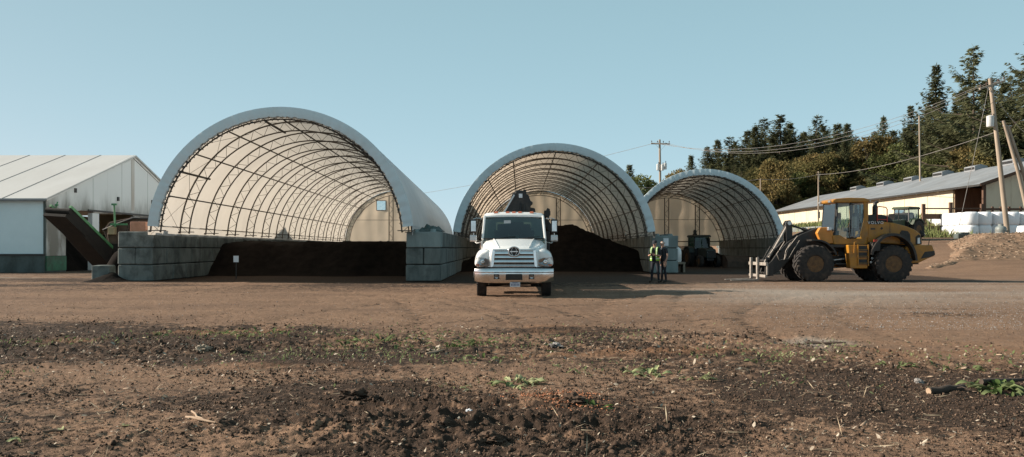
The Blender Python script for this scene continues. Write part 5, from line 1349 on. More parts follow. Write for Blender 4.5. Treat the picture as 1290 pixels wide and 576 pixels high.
# rear mudguards
for s in (-1, 1):
    arc = [(1.68+1.02*math.cos(a), .86+1.02*math.sin(a)*1.22) for a in [R(t) for t in range(165, -2, -9)]]
    ins = [(1.68+.93*math.cos(a), .86+.93*math.sin(a)*1.22) for a in [R(t) for t in range(165, -2, -9)]]
    m = MB(); m.loft([[(x, s*.62, z), (x, s*1.27, z), (u, s*1.27, w), (u, s*.62, w)] for (x, z), (u, w) in zip(arc, ins)], close=True)
    m.build('rear_mudguard', grime, Ld, smooth=40)
    farc = [(-1.69+1.0*math.cos(a), .86+.99*math.sin(a)) for a in [R(t) for t in range(100, 18, -9)]]
    fin = [(-1.69+.93*math.cos(a), .86+.92*math.sin(a)) for a in [R(t) for t in range(100, 18, -9)]]
    m = MB(); m.loft([[(x, s*.66, z), (x, s*1.25, z), (u, s*1.25, w), (u, s*.66, w)] for (x, z), (u, w) in zip(farc, fin)], close=True)
    m.build('front_mudguard', grime, Ld, smooth=40)
    # ladder and tank box by the door
    tb2 = MB().prism([(-.12, .58), (-.22, 1.60), (.66, 1.60), (.70, 1.2), (.62, .58)], s*.62, s*1.08).build('step_box', yellow, Ld, bevel=.03)
    for k, z in enumerate((.78, 1.08, 1.36)):
        MB().box((.42, s*1.115, z), (.40, .07, .035)).build('step', grime, tb2)
        MB().box((.42, s*1.083, z+.12), (.36, .012, .15)).build('step_recess', black, tb2)
    for x in (.20, .64): MB().bar((x, s*1.12, .70), (x, s*1.12, 1.62), .03, .04, (1, 0, 0)).build('ladder_rail', yellow, tb2)
    MB().tube([(.02, s*1.12, 1.25), (.02, s*1.16, 1.72), (.10, s*1.16, 1.72)], .018, 6).build('grab_handle', yellow, tb2)
    MB().box((.98, s*.9, 1.52), (.36, .5, .40)).build('battery_box', grime, Ld, bevel=.03)
    MB().box((.93, s*1.16, 1.78), (.16, .05, .10)).build('tail_light', redm, Ld)
    for (x, z) in ((.78, 1.22), (.86, 1.02), (.80, .85)): MB().lathe([(.01, 0), (.05, 0), (.05, .06), (.01, .07)], (x, s*1.02, z), 10, 'y').build('filler_cap', alum, Ld)
MB().box2(-.6, 3.0, -.75, .75, .75, .80).build('belly_plate', grime, Ld)
# cab: floor, pillars, roof, glass, seat
cabf = MB().prism([(-.70, 1.62), (-.78, 2.02), (-.42, 2.02), (-.30, 1.95), (-.2, 1.88), (.52, 1.88), (.76, 2.1), (.78, 1.62)], -.76, .76).build('cab_base', yellow, Ld, bevel=.03)
MB().prism([(-.8, 1.50), (-.8, 1.62), (.95, 1.62), (.95, 1.48)], -.80, .80).build('cab_mount', grime, Ld)
for s in (-1, 1):
    MB().bar((-.66, s*.70, 2.0), (-.56, s*.68, 3.46), .07, .07, (0, 1, 0)).build('cab_pillar', black, cabf)
    MB().bar((.02, s*.74, 1.86), (.05, s*.71, 3.46), .05, .07, (0, 1, 0)).build('cab_pillar', black, cabf)
    m = MB(); m.prism([(.50, 1.88), (.80, 1.88), (.80, 3.46), (.60, 3.46), (.62, 2.7), (.46, 2.06)], s*.69, s*.77); m.build('cab_pillar', yellow, cabf, bevel=.02)
    MB().add([(-.64, s*.715, 2.02), (0, s*.745, 1.90), (.03, s*.715, 3.42), (-.55, s*.69, 3.42)], [(0, 1, 2, 3)]).build('door_glass', glass_l, cabf)
    MB().add([(.08, s*.745, 1.92), (.47, s*.745, 1.92), (.60, s*.73, 2.7), (.59, s*.70, 3.40), (.09, s*.715, 3.42)], [(0, 1, 2, 3, 4)]).build('side_glass', glass_l, cabf)
    MB().tube([(-.05, s*.80, 2.0), (-.03, s*.82, 2.3), (-.03, s*.80, 2.7)], .016, 6).build('door_handle', black, cabf)
    MB().tube([(-.62, s*.72, 3.2), (-.70, s*.95, 3.22), (-.70, s*.98, 3.05)], .014, 6).build('mirror_arm', black, cabf)
    MB().box((-.68, s*.98, 2.98), (.05, .16, .30)).build('mirror', black, cabf, bevel=.02)
# near door left standing open: glass leaf swung out
do = MB(); do.add([(-.02, -.77, 1.95), (.30, -1.05, 1.95), (.32, -1.02, 3.36), (.0, -.74, 3.36)], [(0, 1, 2, 3)]).build('open_window', glass_l, cabf)
m = MB()
for a, b in (((-.02, -.78, 1.95), (.30, -1.06, 1.95)), ((.30, -1.06, 1.95), (.32, -1.03, 3.36)), ((.32, -1.03, 3.36), (.0, -.75, 3.36))): m.bar(a, b, .03, .04)
m.build('window_frame', black, cabf)
MB().add([(-.70, -.68, 2.02), (-.70, .68, 2.02), (-.58, .66, 3.44), (-.58, -.66, 3.44)], [(0, 1, 2, 3)]).build('windscreen', glass_l, cabf)
MB().add([(.785, -.66, 2.15), (.785, .66, 2.15), (.785, .66, 3.40), (.785, -.66, 3.40)], [(0, 1, 2, 3)]).build('rear_glass', glass_l, cabf)
rf = MB().prism([(-.74, 3.45), (-.78, 3.53), (-.62, 3.62), (-.1, 3.66), (.6, 3.65), (.86, 3.58), (.88, 3.46)], -.80, .80).build('cab_roof', yellow, Ld, bevel=.035, seg=3)
for s in (-.55, .55): MB().box((-.80, s, 3.50), (.10, .20, .09)).build('work_lamp', alum, rf, bevel=.015)
for s in (-.55, .55): MB().box((.92, s, 3.53), (.08, .16, .08)).build('work_lamp', alum, rf, bevel=.015)
m = MB(); m.box((.36, 0, 2.28), (.5, .5, .14)); m.box((.58, 0, 2.66), (.13, .48, .72)); m.box((.6, 0, 3.10), (.1, .26, .18)); m.box((.36, 0, 2.05), (.3, .3, .34)); m.build('seat', seat_m, cabf, bevel=.04)
m = MB(); m.tube([(-.45, 0, 2.0), (-.22, 0, 2.55)], .035, 6); m.tube([(-.20+.08*math.cos(2*PI*k/20), .2*math.sin(2*PI*k/20), 2.57+.17*math.cos(2*PI*k/20)) for k in range(21)], .016, 6); m.build('steering_column', seat_m, cabf)
MB().box2(-.68, -.42, -.6, .6, 1.98, 2.22).build('dashboard', seat_m, cabf)
# front frame and lift arms
m = MB(); m.prism([(-.55, .55), (-.62, 1.45), (-.80, 2.15), (-1.25, 2.32), (-1.55, 2.1), (-1.75, 1.5), (-2.1, 1.0), (-2.15, .62)], -.40, .40); ff = m.build('front_frame', grime, Ld, bevel=.03)
m = MB(); m.prism([(-.68, 1.66), (-.74, 2.22), (-.95, 2.38), (-1.28, 2.36), (-1.42, 2.12), (-1.28, 1.78), (-.98, 1.66)], -.72, -.46); m.build('arm_tower', orange_y, ff, bevel=.03)
m = MB(); m.prism([(-.68, 1.66), (-.74, 2.22), (-.95, 2.38), (-1.28, 2.36), (-1.42, 2.12), (-1.28, 1.78), (-.98, 1.66)], .46, .72); m.build('arm_tower', orange_y, ff, bevel=.03)
MB().box((-.92, -.80, 2.30), (.16, .16, .16)).build('head_lamp', alum, ff, bevel=.03)
MB().box((-.92, .80, 2.30), (.16, .16, .16)).build('head_lamp', alum, ff, bevel=.03)
m = MB(); m.tube([(-.30, -.2, 1.0), (-.1, -.2, 1.0)], .09, 10); m.box((-.38, 0, .95), (.5, .5, .35)); m.box((-.35, 0, 1.42), (.45, .4, .2)); m.build('articulation', grime, Ld, bevel=.02)
for s in (-1, 1): MB().tube([(-.62, s*.36, .92), (-.2, s*.40, .98), (.2, s*.44, 1.0)], [.045, .06, .06], 8).build('steering_ram', alum, Ld, smooth=50)
arms = MB()
ap = [(-.86, 2.06), (-.84, 2.38), (-1.3, 2.36), (-2.0, 2.08), (-2.62, 1.72), (-3.12, 1.18), (-3.50, .62), (-3.58, .36), (-3.38, .24), (-3.05, .40), (-2.55, .92), (-2.1, 1.24), (-1.5, 1.78)]
for s in (-1, 1): arms.prism(ap, s*.40-.06, s*.40+.06)
arms.tube([(-2.35, -.4, 1.55), (-2.35, .4, 1.55)], .14, 12)
arm = arms.build('lift_arm', grime, Ld, bevel=.02)
for s in (-1, 1):
    MB().tube([(-1.05, s*.30, 1.15), (-1.7, s*.33, 1.32), (-1.75, s*.33, 1.33), (-2.30, s*.36, 1.52)], [.075, .075, .045, .045], 10).build('lift_ram', grime, arm, smooth=40)
    m = MB(); m.prism([(-2.30, 1.40), (-2.58, 1.48), (-2.60, 2.56), (-2.52, 2.69), (-2.40, 2.70), (-2.32, 2.56)], s*.17-.03, s*.17+.03); m.build('tilt_lever', grime, arm, bevel=.01)
    MB().lathe([(.02, -.05), (.09, -.05), (.09, .05), (.02, .05)], (-2.44, s*.17, 2.57), 14, 'y').build('pivot_pin', alum, arm, smooth=40)
    MB().tube([(-2.46, s*.1, 2.55), (-2.85, s*.1, 1.85), (-3.1, s*.1, 1.42), (-3.38, s*.1, .98)], .055, 8).build('tilt_link', forkm if s < 0 else grime, arm, smooth=50)
MB().tube([(-1.15, 0, 2.1), (-1.8, 0, 2.32), (-1.85, 0, 2.33), (-2.42, 0, 2.52)], [.08, .08, .045, .045], 10).build('tilt_ram', grime, arm, smooth=40)
for k, pts in enumerate(([(-2.2, -.5, 2.0), (-2.6, -.52, 1.5), (-2.75, -.5, 1.0), (-3.0, -.5, .92), (-3.1, -.45, 1.2), (-2.75, -.45, 1.75)],
                         [(-2.1, -.48, 1.8), (-2.35, -.56, 1.45), (-2.62, -.56, 1.0), (-2.80, -.55, .95), (-2.72, -.52, 1.35), (-2.5, -.5, 1.7)],
                         [(-2.9, -.5, 1.3), (-3.2, -.55, 1.45), (-3.4, -.5, 1.2), (-3.55, -.45, 1.05)],
                         [(-3.0, -.3, 1.2), (-3.35, -.35, 1.55), (-3.5, -.3, 1.25), (-3.62, -.2, .95)])):
    MB().tube(pts, .016, 6).build('hydraulic_hose', forkm if k < 2 else black, arm, smooth=60)
# quick coupler and fork carriage, forks on the ground
m = MB(); m.prism([(-3.35, .25), (-3.45, 1.05), (-3.62, 1.08), (-3.66, .22)], -.62, -.5); m.prism([(-3.35, .25), (-3.45, 1.05), (-3.62, 1.08), (-3.66, .22)], .5, .62); m.tube([(-3.5, -.62, .9), (-3.5, .62, .9)], .06, 8); m.tube([(-3.5, -.62, .35), (-3.5, .62, .35)], .06, 8)
m.build('coupler', grime, Ld, bevel=.015)
fk = MB(); fk.box2(-3.80, -3.70, -1.15, 1.35, .70, .84); fk.box2(-3.80, -3.70, -1.05, 1.3, .18, .30)
for y in (-1.1, 0.1, 1.25): fk.box2(-3.75, -3.69, y-.05, y+.05, .3, .72)
fkc = fk.build('fork_carriage', forkm, Ld, bevel=.012)
for y in (-.18, .78):
    m = MB(); m.prism([(-3.81, .06), (-3.89, .10), (-3.89, 1.02), (-3.81, 1.02), (-3.80, .12), (-4.0, .075), (-5.1, .035), (-5.1, .02), (-3.95, .02), (-3.84, .03)][:0] or [(-3.81, 1.04), (-3.90, 1.04), (-3.90, .10), (-5.05, .045), (-5.05, .025), (-3.88, .02), (-3.81, .06)], y-.085, y+.085)
    m.build('fork', forkm, fkc, bevel=.008)
MB().prism([(-3.69, .30), (-3.69, .70), (-3.42, .95), (-3.40, .25)], -.95, -.88).build('carriage_plate', grime, fkc)
MB().prism([(-3.69, .82), (-3.62, .98), (-3.45, 1.08), (-3.42, .84)], -.6, -.5).build('carriage_plate', forkm, fkc)
# ------------------------------------------------------------------ green screening machine with conveyor behind the outer wall
gk = M('machine_green', (0.09, 0.27, 0.12), (0.06, 0.19, 0.08), 3, 0.5, dirt=(0.05, 0.04, 0.03), dirt_lo=0.45, dirt_hi=0.75, dirt_amt=0.5)
gy = M('machine_yellow', (0.45, 0.42, 0.12), (0.38, 0.36, 0.1), 3, 0.5)
beltm = M('dirty_belt', (0.010, 0.0085, 0.0075), (0.02, 0.016, 0.013), 3, 0.9, bump=.4)
rustp = M('rusty_plate', (0.13, 0.085, 0.06), (0.07, 0.05, 0.04), 2.5, 0.85, bump=.2)
SM = empty('screening_machine', (-21.2, 44.6, 0), 0, 'green screening machine with a dark raised conveyor behind the outer block wall', 'screening machine')
Hd, Ft = Vector((-1.95, -4.0, 3.45)), Vector((-1.30, -0.4, 1.05))
ax_ = (Hd-Ft).normalized(); wv = Vector((1, -.12, -.06)).normalized(); up_ = wv.cross(ax_).normalized()
if up_.z < 0: up_ = -up_
def cp(t, w, u): return Ft + (Hd-Ft)*t + wv*w + up_*u
def cbox(mb, t0, t1, w0, w1, u0, u1):
    mb.add([cp(t, w, u) for u in (u0, u1) for t, w in ((t0, w0), (t1, w0), (t1, w1), (t0, w1))], [(3,2,1,0),(4,5,6,7),(0,1,5,4),(1,2,6,5),(2,3,7,6),(3,0,4,7)])
m = MB(); cbox(m, -.02, 1.0, -.50, .50, -.04, .02); cbox(m, -.02, 1.0, -.50, .50, -.24, -.20); conv = m.build('conveyor_belt', beltm, SM)
for w0 in (-.58, .52):
    m = MB(); cbox(m, -.04, 1.0, w0, w0+.06, -.34, .10); m.build('conveyor_side', beltm, conv)
    m = MB(); cbox(m, -.04, 1.01, w0-.03, w0+.10, .10, .24); m.build('conveyor_rail', gk, conv)
MB().tube([cp(1.0, -.66, -.11), cp(1.0, .66, -.11)], .14, 12).build('head_roller', beltm, conv, smooth=40)
MB().tube([cp(0, -.66, -.11), cp(0, .66, -.11)], .13, 12).build('tail_roller', beltm, conv, smooth=40)
for k in range(6): MB().tube([cp(.1+.15*k, -.5, -.28), cp(.1+.15*k, .5, -.28)], .05, 8).build('idler_roller', darksteel, conv)
m = MB(); cbox(m, .62, 1.02, -.62, .60, -.50, -.34); m.build('dirt_apron', beltm, conv)
m = MB(); m.loft([[cp(t, -.585, -.20), cp(t, .585, -.20), cp(t, .55, u), cp(t, -.55, u)] for t, u in ((-.08, -.80), (.25, -.72), (.55, -.62), (.78, -.50), (.92, -.40))], close=True); m.build('belly_guard', beltm, conv, bevel=.04)
m = MB(); p_ = cp(.93, -.45, .15); m.tube([p_, p_+Vector((0, 0, .22)), p_+Vector((.08, 0, .42))], .035, 6); m.box(p_+Vector((.02, 0, .25)), (.14, .1, .1)); m.build('head_bracket', gk, conv)
m = MB(); p_ = Vector((-.2, -1.6, 1.2)); m.tube([Vector((-.30, -1.6, 2.6)), Vector((-.35, -1.6, 3.85))], .05, 8); m.box((-.35, -1.6, 3.83), (.26, .1, .1)); m.box((-.1, -1.6, 2.75), (.9, .1, .10)); m.build('support_mast', gk, SM)
for s in (-.5, .45): MB().bar(cp(.55, s, -.3), (-1.3+s, -.3, .5), .07, .07).build('conveyor_strut', beltm, conv)
# body
m = MB(); m.box2(-1.7, 3.2, -.9, .9, .75, 1.25); m.build('chassis', rustp, SM, bevel=.03)
for s in (-.75, .75):
    m = MB(); m.prism([(-1.5+.42*0, .1), (-1.75, .4), (-1.5, .72), (2.6, .72), (2.85, .4), (2.6, .1)], s-.22, s+.22); m.build('track', rubber, SM, bevel=.05)
m = MB(); m.prism([(-.9, 1.25), (-1.35, 2.45), (-1.0, 2.9), (.2, 3.15), (1.6, 3.10), (2.6, 2.75), (2.6, 1.25)], -.85, .85); m.build('screen_box', rustp, SM, bevel=.04)
for k in range(7):
    x = -.9+.5*k; MB().tube([(x, -.9, 1.3), (x-.15, -.9, 2.2), (x+.1, -.9, 2.85+.12*math.sin(k*.55))], .035, 6).build('screen_rib', rustp, SM)
MB().tube([(-1.3, -.92, 2.45), (-.5, -.94, 2.80), (.4, -.94, 3.12), (1.4, -.94, 3.08), (2.8, -.94, 2.85)], .06, 8).build('pipe', darksteel, SM, smooth=60)
MB().box((-.75, -1.0, 2.42), (.36, .3, .42)).build('control_box', beige_in, SM, bevel=.02)
MB().box2(2.62, 3.5, -.8, .8, 1.25, 2.6).build('engine_box', gk, SM, bevel=.03)
for k in range(3): MB().box2(2.70+.26*k, 2.90+.26*k, -.82, -.80, 1.9, 2.5).build('engine_panel', gy if k != 1 else gk, SM)
MB().box2(3.55, 4.0, -.3, .6, .9, 2.52).build('tank', gy, SM, bevel=.03)
m = MB(); m.add([cp(-.1, -.62, .1), cp(-.1, .62, .1), Vector((.2, -.9, 1.7)), Vector((-1.4, -.9, 1.7)), cp(-.12, -.62, -.5), cp(-.12, .62, -.5), Vector((.2, -.9, .9)), Vector((-1.4, -.9, .9))], [(0,1,2,3),(7,6,5,4),(0,4,5,1),(1,5,6,2),(2,6,7,3),(3,7,4,0)]); m.build('chute', beltm, SM)
# bricks-coloured box peeping over the wall
o = MB().box2(-.35, .35, -.25, .25, -.22, .22).build('terracotta_crate', M('terracotta', (.40, .20, .13), (.32, .16, .1), 4, .8), None, bevel=.02, loc=(-16.85, 36.0, 2.43)); tag(o, 'reddish crate on the outer wall by the foot of the peach lined shelter', 'crate')

# ------------------------------------------------------------------ small tractor inside the smallest shelter
def tractor(name, loc, rz, label, col, rim, s=1.0, glassmat=None):
    t = empty(name, loc, rz, label, 'tractor')
    sc = Matrix.Scale(s, 4)
    def B(m, nm, mat, par=t, **k):
        m.v = [tuple(sc @ Vector(v)) for v in m.v]; return m.build(nm, mat, par, **k)
    gm2 = glassmat or glass_l
    for sx in (-1, 1):
        wheel(t, (sx*.82*s, .85*s, .78*s), .78*s, .46*s, .40*s, ('x', sx), rim, 20, .04, seg=32, slant=.8)
        wheel(t, (sx*.72*s, -1.45*s, .50*s), .50*s, .30*s, .26*s, ('x', sx), rim, 18, .03, seg=28, slant=.8)
        B(MB().prism([(.0, 1.2), (.15, 1.6), (.6, 1.74), (1.15, 1.7), (1.6, 1.35), (1.55, 1.3), (1.1, 1.62), (.6, 1.66), (.2, 1.53), (.08, 1.2)], sx*.58, sx*1.08, 'x'), 'mudguard', col)
        for y0, y1 in ((-.05, .05), (1.35, 1.45)):
            B(MB().bar((sx*.68, y0, 1.45), (sx*.62, y1, 2.52), .07, .07, (0, 1, 0)), 'cab_pillar', black)
        B(MB().add([(sx*.67, .05, 1.35), (sx*.67, 1.35, 1.55), (sx*.62, 1.38, 2.48), (sx*.62, .05, 2.48)], [(0, 1, 2, 3)]), 'side_glass', gm2)
        B(MB().lathe([(.02, 0), (.08, .0), (.09, .05), (.02, .08)], (sx*.28, -2.12, 1.22), 12, 'y'), 'headlight', alum)
    B(MB().prism([(-2.1, .75), (-2.12, 1.40), (-1.9, 1.52), (-.1, 1.62), (-.1, .8)], -.40, .40, 'x'), 'bonnet', col, bevel=.05)
    B(MB().box2(-.34, .34, -2.14, -2.10, .85, 1.35), 'radiator_grille', black)
    B(MB().box2(-.3, .3, -1.9, 1.3, .55, .95), 'chassis', black)
    B(MB().prism([(-.1, .9), (-.1, 1.48), (.3, 1.2), (1.4, 1.5), (1.4, .9)], -.62, .62, 'x'), 'cab_base', black)
    B(MB().prism([(-.18, 2.50), (-.22, 2.58), (.0, 2.70), (1.35, 2.70), (1.55, 2.58), (1.5, 2.50)], -.76, .76, 'x'), 'cab_roof', col, bevel=.04)
    B(MB().add([(-.66, -.05, 1.5), (.66, -.05, 1.5), (.6, .02, 2.5), (-.6, .02, 2.5)], [(0, 1, 2, 3)]), 'windscreen', gm2)
    B(MB().add([(-.66, 1.42, 1.55), (.66, 1.42, 1.55), (.6, 1.42, 2.5), (-.6, 1.42, 2.5)], [(0, 1, 2, 3)]), 'rear_glass', gm2)
    m = MB(); m.box((0, .85, 1.45), (.46, .45, .14)); m.box((0, 1.08, 1.78), (.44, .12, .6)); B(m, 'seat', seat_m, bevel=.03)
    m = MB(); m.tube([(0, .15, 1.4), (0, .32, 1.8)], .03, 6); m.tube([(.19*math.cos(2*PI*k/18), .33+.06*math.sin(2*PI*k/18), 1.82+.16*math.sin(2*PI*k/18)) for k in range(19)], .016, 6); B(m, 'steering_wheel', seat_m)
    B(MB().tube([(.33, -.9, 1.5), (.33, -.9, 2.35), (.36, -.9, 2.45)], .04, 8), 'exhaust', black)
    return t
teal = M('faded_teal_paint', (.03, .05, .05), (.02, .035, .035), 3, .5, dirt=(.07, .055, .04), dirt_lo=.45, dirt_hi=.75)
t = tractor('small_tractor', (14.95, 62.5, 0), R(8), 'small dark tractor with cab standing inside the smallest shelter', teal, rust_brown, .93, glass_d)
m = MB(); m.lathe([(.02, 0), (.16, 0), (.19, .06), (.12, .14), (.14, .30), (.08, .42), (.02, .44)], (-.34, .6, 2.50), 14); m.build('beacon', grime, t, smooth=45)
# black oil tank left of it, and the white tub half hidden by the wall
fr_ = empty('loader_bucket', (17.1, 60.5, 0), R(5), 'rusty bucket lying on the floor right of the dark tractor', 'bucket')
MB().prism([(-.5, .0), (-.55, .45), (-.1, .85), (.5, .9), (.45, .82), (-.05, .76), (-.46, .42), (-.42, .07), (.55, .05), (.6, .0)], -.9, .9, 'x').build('shell', rustp, fr_)
for s in (-.9, .86): MB().prism([(-.5, 0), (-.55, .45), (-.1, .85), (.5, .9), (.6, 0)], s, s+.04, 'x').build('side_plate', rustp, fr_)
wt = MB().lathe([(.02, 0), (.30, 0), (.34, .08), (.34, .62), (.30, .80), (.16, .90), (.12, .98), (.02, .99)], (9.95, 48.2, .62), 20).build('white_tub', white_paint, None, smooth=45); tag(wt, 'white plastic tub peeping out right of the wall behind the two workers', 'tub')
pl = MB(); pl.box2(-.5, .5, -.4, .4, .5, .62)
for sx in (-.42, 0, .42): pl.box2(sx-.06, sx+.06, -.4, .4, 0, .5)
o = pl.build('timber_stand', wood, None, loc=(9.95, 48.2, 0)); tag(o, 'rough timber stand carrying the white tub', 'stand')

# ------------------------------------------------------------------ old green tractor with loader by the bales
gp0 = at(1140, 300, 66); z0 = float(terrain(gp0.x, 66))
ot = tractor('old_tractor', (gp0.x-.3, 66, z0), R(-58), 'old dark green tractor with cab parked between the loader and the white bales', M('old_green', (.05, .075, .04), (.035, .05, .03), 3, .6, dirt=(.06, .05, .04), dirt_lo=.45, dirt_hi=.75), rust_brown, 1.0)
gb = at(1160, 300, 65); zb_ = float(terrain(gb.x, 65))
bk = empty('black_trailer', (gb.x-.4, 66.8, zb_), R(-30), 'black high sided spreader standing against the white bales', 'spreader')
MB().prism([(-1.2, .5), (-1.45, 1.35), (-1.2, 2.2), (.6, 2.3), (.9, 1.2), (.8, .5)], -.8, .8).build('hopper', black, bk, bevel=.05)
MB().prism([(.9, .4), (.95, 1.1), (1.5, .5), (1.5, .3)], -.7, .7).build('rear_chute', black, bk, bevel=.03)
for s in (-1, 1): wheel(bk, (-.2, s*.95, .5), .5, .3, .25, ('y', s), rust_brown, 16, .03, seg=28, slant=.8)
MB().bar((-1.2, 0, .6), (-2.6, 0, .5), .1, .12).build('drawbar', black, bk)
# ------------------------------------------------------------------ two workers
skin = M('skin', (0.42, 0.25, 0.18), (0.36, 0.20, 0.145), 6, 0.6, coord='obj')
cloth_dark = M('dark_trousers', (0.022, 0.024, 0.032), (0.014, 0.015, 0.02), 5, 0.9, coord='obj', bump=.2)
shirt_dark = M('dark_shirt', (0.035, 0.04, 0.046), (0.022, 0.026, 0.032), 5, 0.9, coord='obj', bump=.2)
boot_m = M('boot_leather', (0.03, 0.022, 0.016), (0.02, 0.016, 0.012), 6, 0.7, coord='obj')
hivis = M('hi_vis_yellow', (0.24, 0.42, 0.05), (0.20, 0.36, 0.04), 6, 0.7, coord='obj')
reflm = M('reflective_tape', (0.62, 0.72, 0.55), (0.55, 0.65, 0.5), 6, 0.4, coord='obj')
hairm = M('grey_hair', (0.42, 0.38, 0.34), (0.30, 0.27, 0.24), 10, 0.9, coord='obj')
eye_m = M('eye_dark', (0.02, 0.015, 0.012), (0.03, 0.02, 0.015), 10, 0.3, coord='obj')
def person(name, loc, rz, label, J, sleeves, finger_curl=0.5):
    """J: joints, figure faces -Y; skin modifier grown from the pelvis, then frozen to one mesh"""
    root = empty(name, loc, rz, label, 'person')
    V, E, Rr = [], [], []
    def nd(p, r, par=None):
        V.append(Vector(p)); Rr.append(r)
        if par is not None: E.append((par, len(V)-1))
        return len(V)-1
    pel = nd(J['pelvis'], (.165, .115))
    bel = nd(Vector(J['pelvis']).lerp(Vector(J['chest']), .5), (.150, .110), pel)
    ch = nd(J['chest'], (.175, .120), bel)
    sh = nd(Vector(J['chest'])+Vector((0, .01, .14)), (.13, .095), ch)
    nk = nd(J['neck'], (.058, .060), sh)
    hb = nd(Vector(J['head'])+Vector((0, .0, -.07)), (.066, .078), nk)
    hm = nd(J['head'], (.080, .096), hb)
    ht = nd(Vector(J['head'])+Vector((0, .01, .085)), (.055, .066), hm)
    for s in 'LR':
        hip = nd(J['hip'+s], (.095, .100), pel); kn = nd(J['knee'+s], (.060, .064), hip)
        cf = nd(Vector(J['knee'+s]).lerp(Vector(J['ankle'+s]), .35)+Vector((0, .015, 0)), (.056, .060), kn)
        an = nd(J['ankle'+s], (.040, .045), cf)
        ft_ = nd(Vector(J['ankle'+s])+Vector(J['toe'+s])*.5+Vector((0, 0, -.045)), (.045, .036), an); nd(Vector(J['ankle'+s])+Vector(J['toe'+s])+Vector((0, 0, -.055)), (.038, .026), ft_)
        so = nd(J['shoulder'+s], (.062, .064), sh); el = nd(J['elbow'+s], (.042, .044), so); wr = nd(J['wrist'+s], (.027, .030), el)
        hd = Vector(J['hand'+s]); w0 = Vector(J['wrist'+s]); d = (hd-w0).normalized()
        side = Vector(J['palm'+s]).normalized(); nrm = d.cross(side).normalized()
        pm = nd(w0+d*.055, (.034, .018), wr); pe = nd(w0+d*.085, (.036, .015), pm)
        for q, ln in ((-.03, .062), (-.010, .075), (.010, .070), (.03, .055)):
            k0 = nd(w0+d*.10+side*q, .0088, pe); k1 = nd(w0+d*(.10+ln*.5)+side*q*1.05+nrm*.012*finger_curl*2, .0080, k0); nd(w0+d*(.10+ln*.85)+side*q+nrm*.045*finger_curl*2, .0068, k1)
        th_ = nd(w0+d*.045-side*.036, .011, pm); nd(w0+d*.085-side*.055+nrm*.014, .0085, th_)
    me = bpy.data.meshes.new('body_skeleton'); me.from_pydata(V, E, [])
    ob = bpy.data.objects.new('body', me); C.objects.link(ob)
    sk = ob.modifiers.new('skin', 'SKIN'); sk.use_smooth_shade = True
    for i, r in enumerate(Rr):
        me.skin_vertices[0].data[i].radius = r if isinstance(r, tuple) else (r, r)
    me.skin_vertices[0].data[0].use_root = True
    sb = ob.modifiers.new('sub', 'SUBSURF'); sb.levels = 2; sb.render_levels = 2
    bpy.context.view_layer.update()
    ev = bpy.data.meshes.new_from_object(ob.evaluated_get(bpy.context.evaluated_depsgraph_get()))
    bpy.data.objects.remove(ob); ev.name = 'body'
    ev.materials.clear()
    for mt in (skin, cloth_dark, shirt_dark, boot_m): ev.materials.append(mt)
    wz = J['pelvis'][2]+.06; nz = J['neck'][2]-.03
    sl = {s: Vector(J['shoulder'+s]).lerp(Vector(J['elbow'+s]), sleeves) for s in 'LR'}
    for p in ev.polygons:
        c = p.center; mi = 0
        arm = None
        for s in 'LR':
            for a, b in (('shoulder', 'elbow'), ('elbow', 'wrist')):
                A, B = Vector(J[a+s]), Vector(J[b+s]); t = max(0, min(1.35, (c-A).dot(B-A)/(B-A).length_squared)); dd = (A+(B-A)*t-c).length
                if dd < .085 and (arm is None or dd < arm[0]): arm = (dd, a, t)
            if (c-Vector(J['hand'+s])).length < .16: arm = (0, 'elbow', 1)
        torso = abs(c.x-J['chest'][0]) < .165 and c.z > wz-.02
        if c.z < .11: mi = 3
        elif c.z > nz: mi = 0
        elif arm and not (torso and arm[1] == 'shoulder' and arm[2] < .25) and (arm[1] == 'elbow' or arm[2] > sleeves): mi = 0
        elif c.z > wz or (arm and arm[1] == 'shoulder'): mi = 2
        else: mi = 1
        p.material_index = mi
        p.use_smooth = True
    b = link('body', ev, None, root)
    # face
    hd = Vector(J['head']); fw = Vector(J['face']).normalized(); rt = Vector((-fw.y, fw.x, 0))
    for s in (-1, 1):
        MB().lathe([(.003, -.012), (.012, 0), (.003, .012)], hd+fw*.088+rt*s*.032+Vector((0, 0, .005)), 8).build('eye', eye_m, root)
        MB().lathe([(.004, -.03), (.018, -.01), (.02, .015), (.005, .032)], hd+rt*s*.082+Vector((0, 0, -.005)), 8).build('ear', skin, root, smooth=60)
    MB().loft([[hd+fw*.085+rt*.006+Vector((0, 0, .01)), hd+fw*.085-rt*.006+Vector((0, 0, .01)), hd+fw*.094+Vector((0, 0, .01))],
               [hd+fw*.085+rt*.018+Vector((0, 0, -.038)), hd+fw*.085-rt*.018+Vector((0, 0, -.038)), hd+fw*.122+Vector((0, 0, -.032))]]).build('nose', skin, root)
    MB().bar(hd+fw*.092-rt*.026+Vector((0, 0, -.062)), hd+fw*.092+rt*.026+Vector((0, 0, -.062)), .01, .012).build('mouth', M('lips', (.3, .13, .1), (.28, .12, .09), 5, .6), root)
    return root
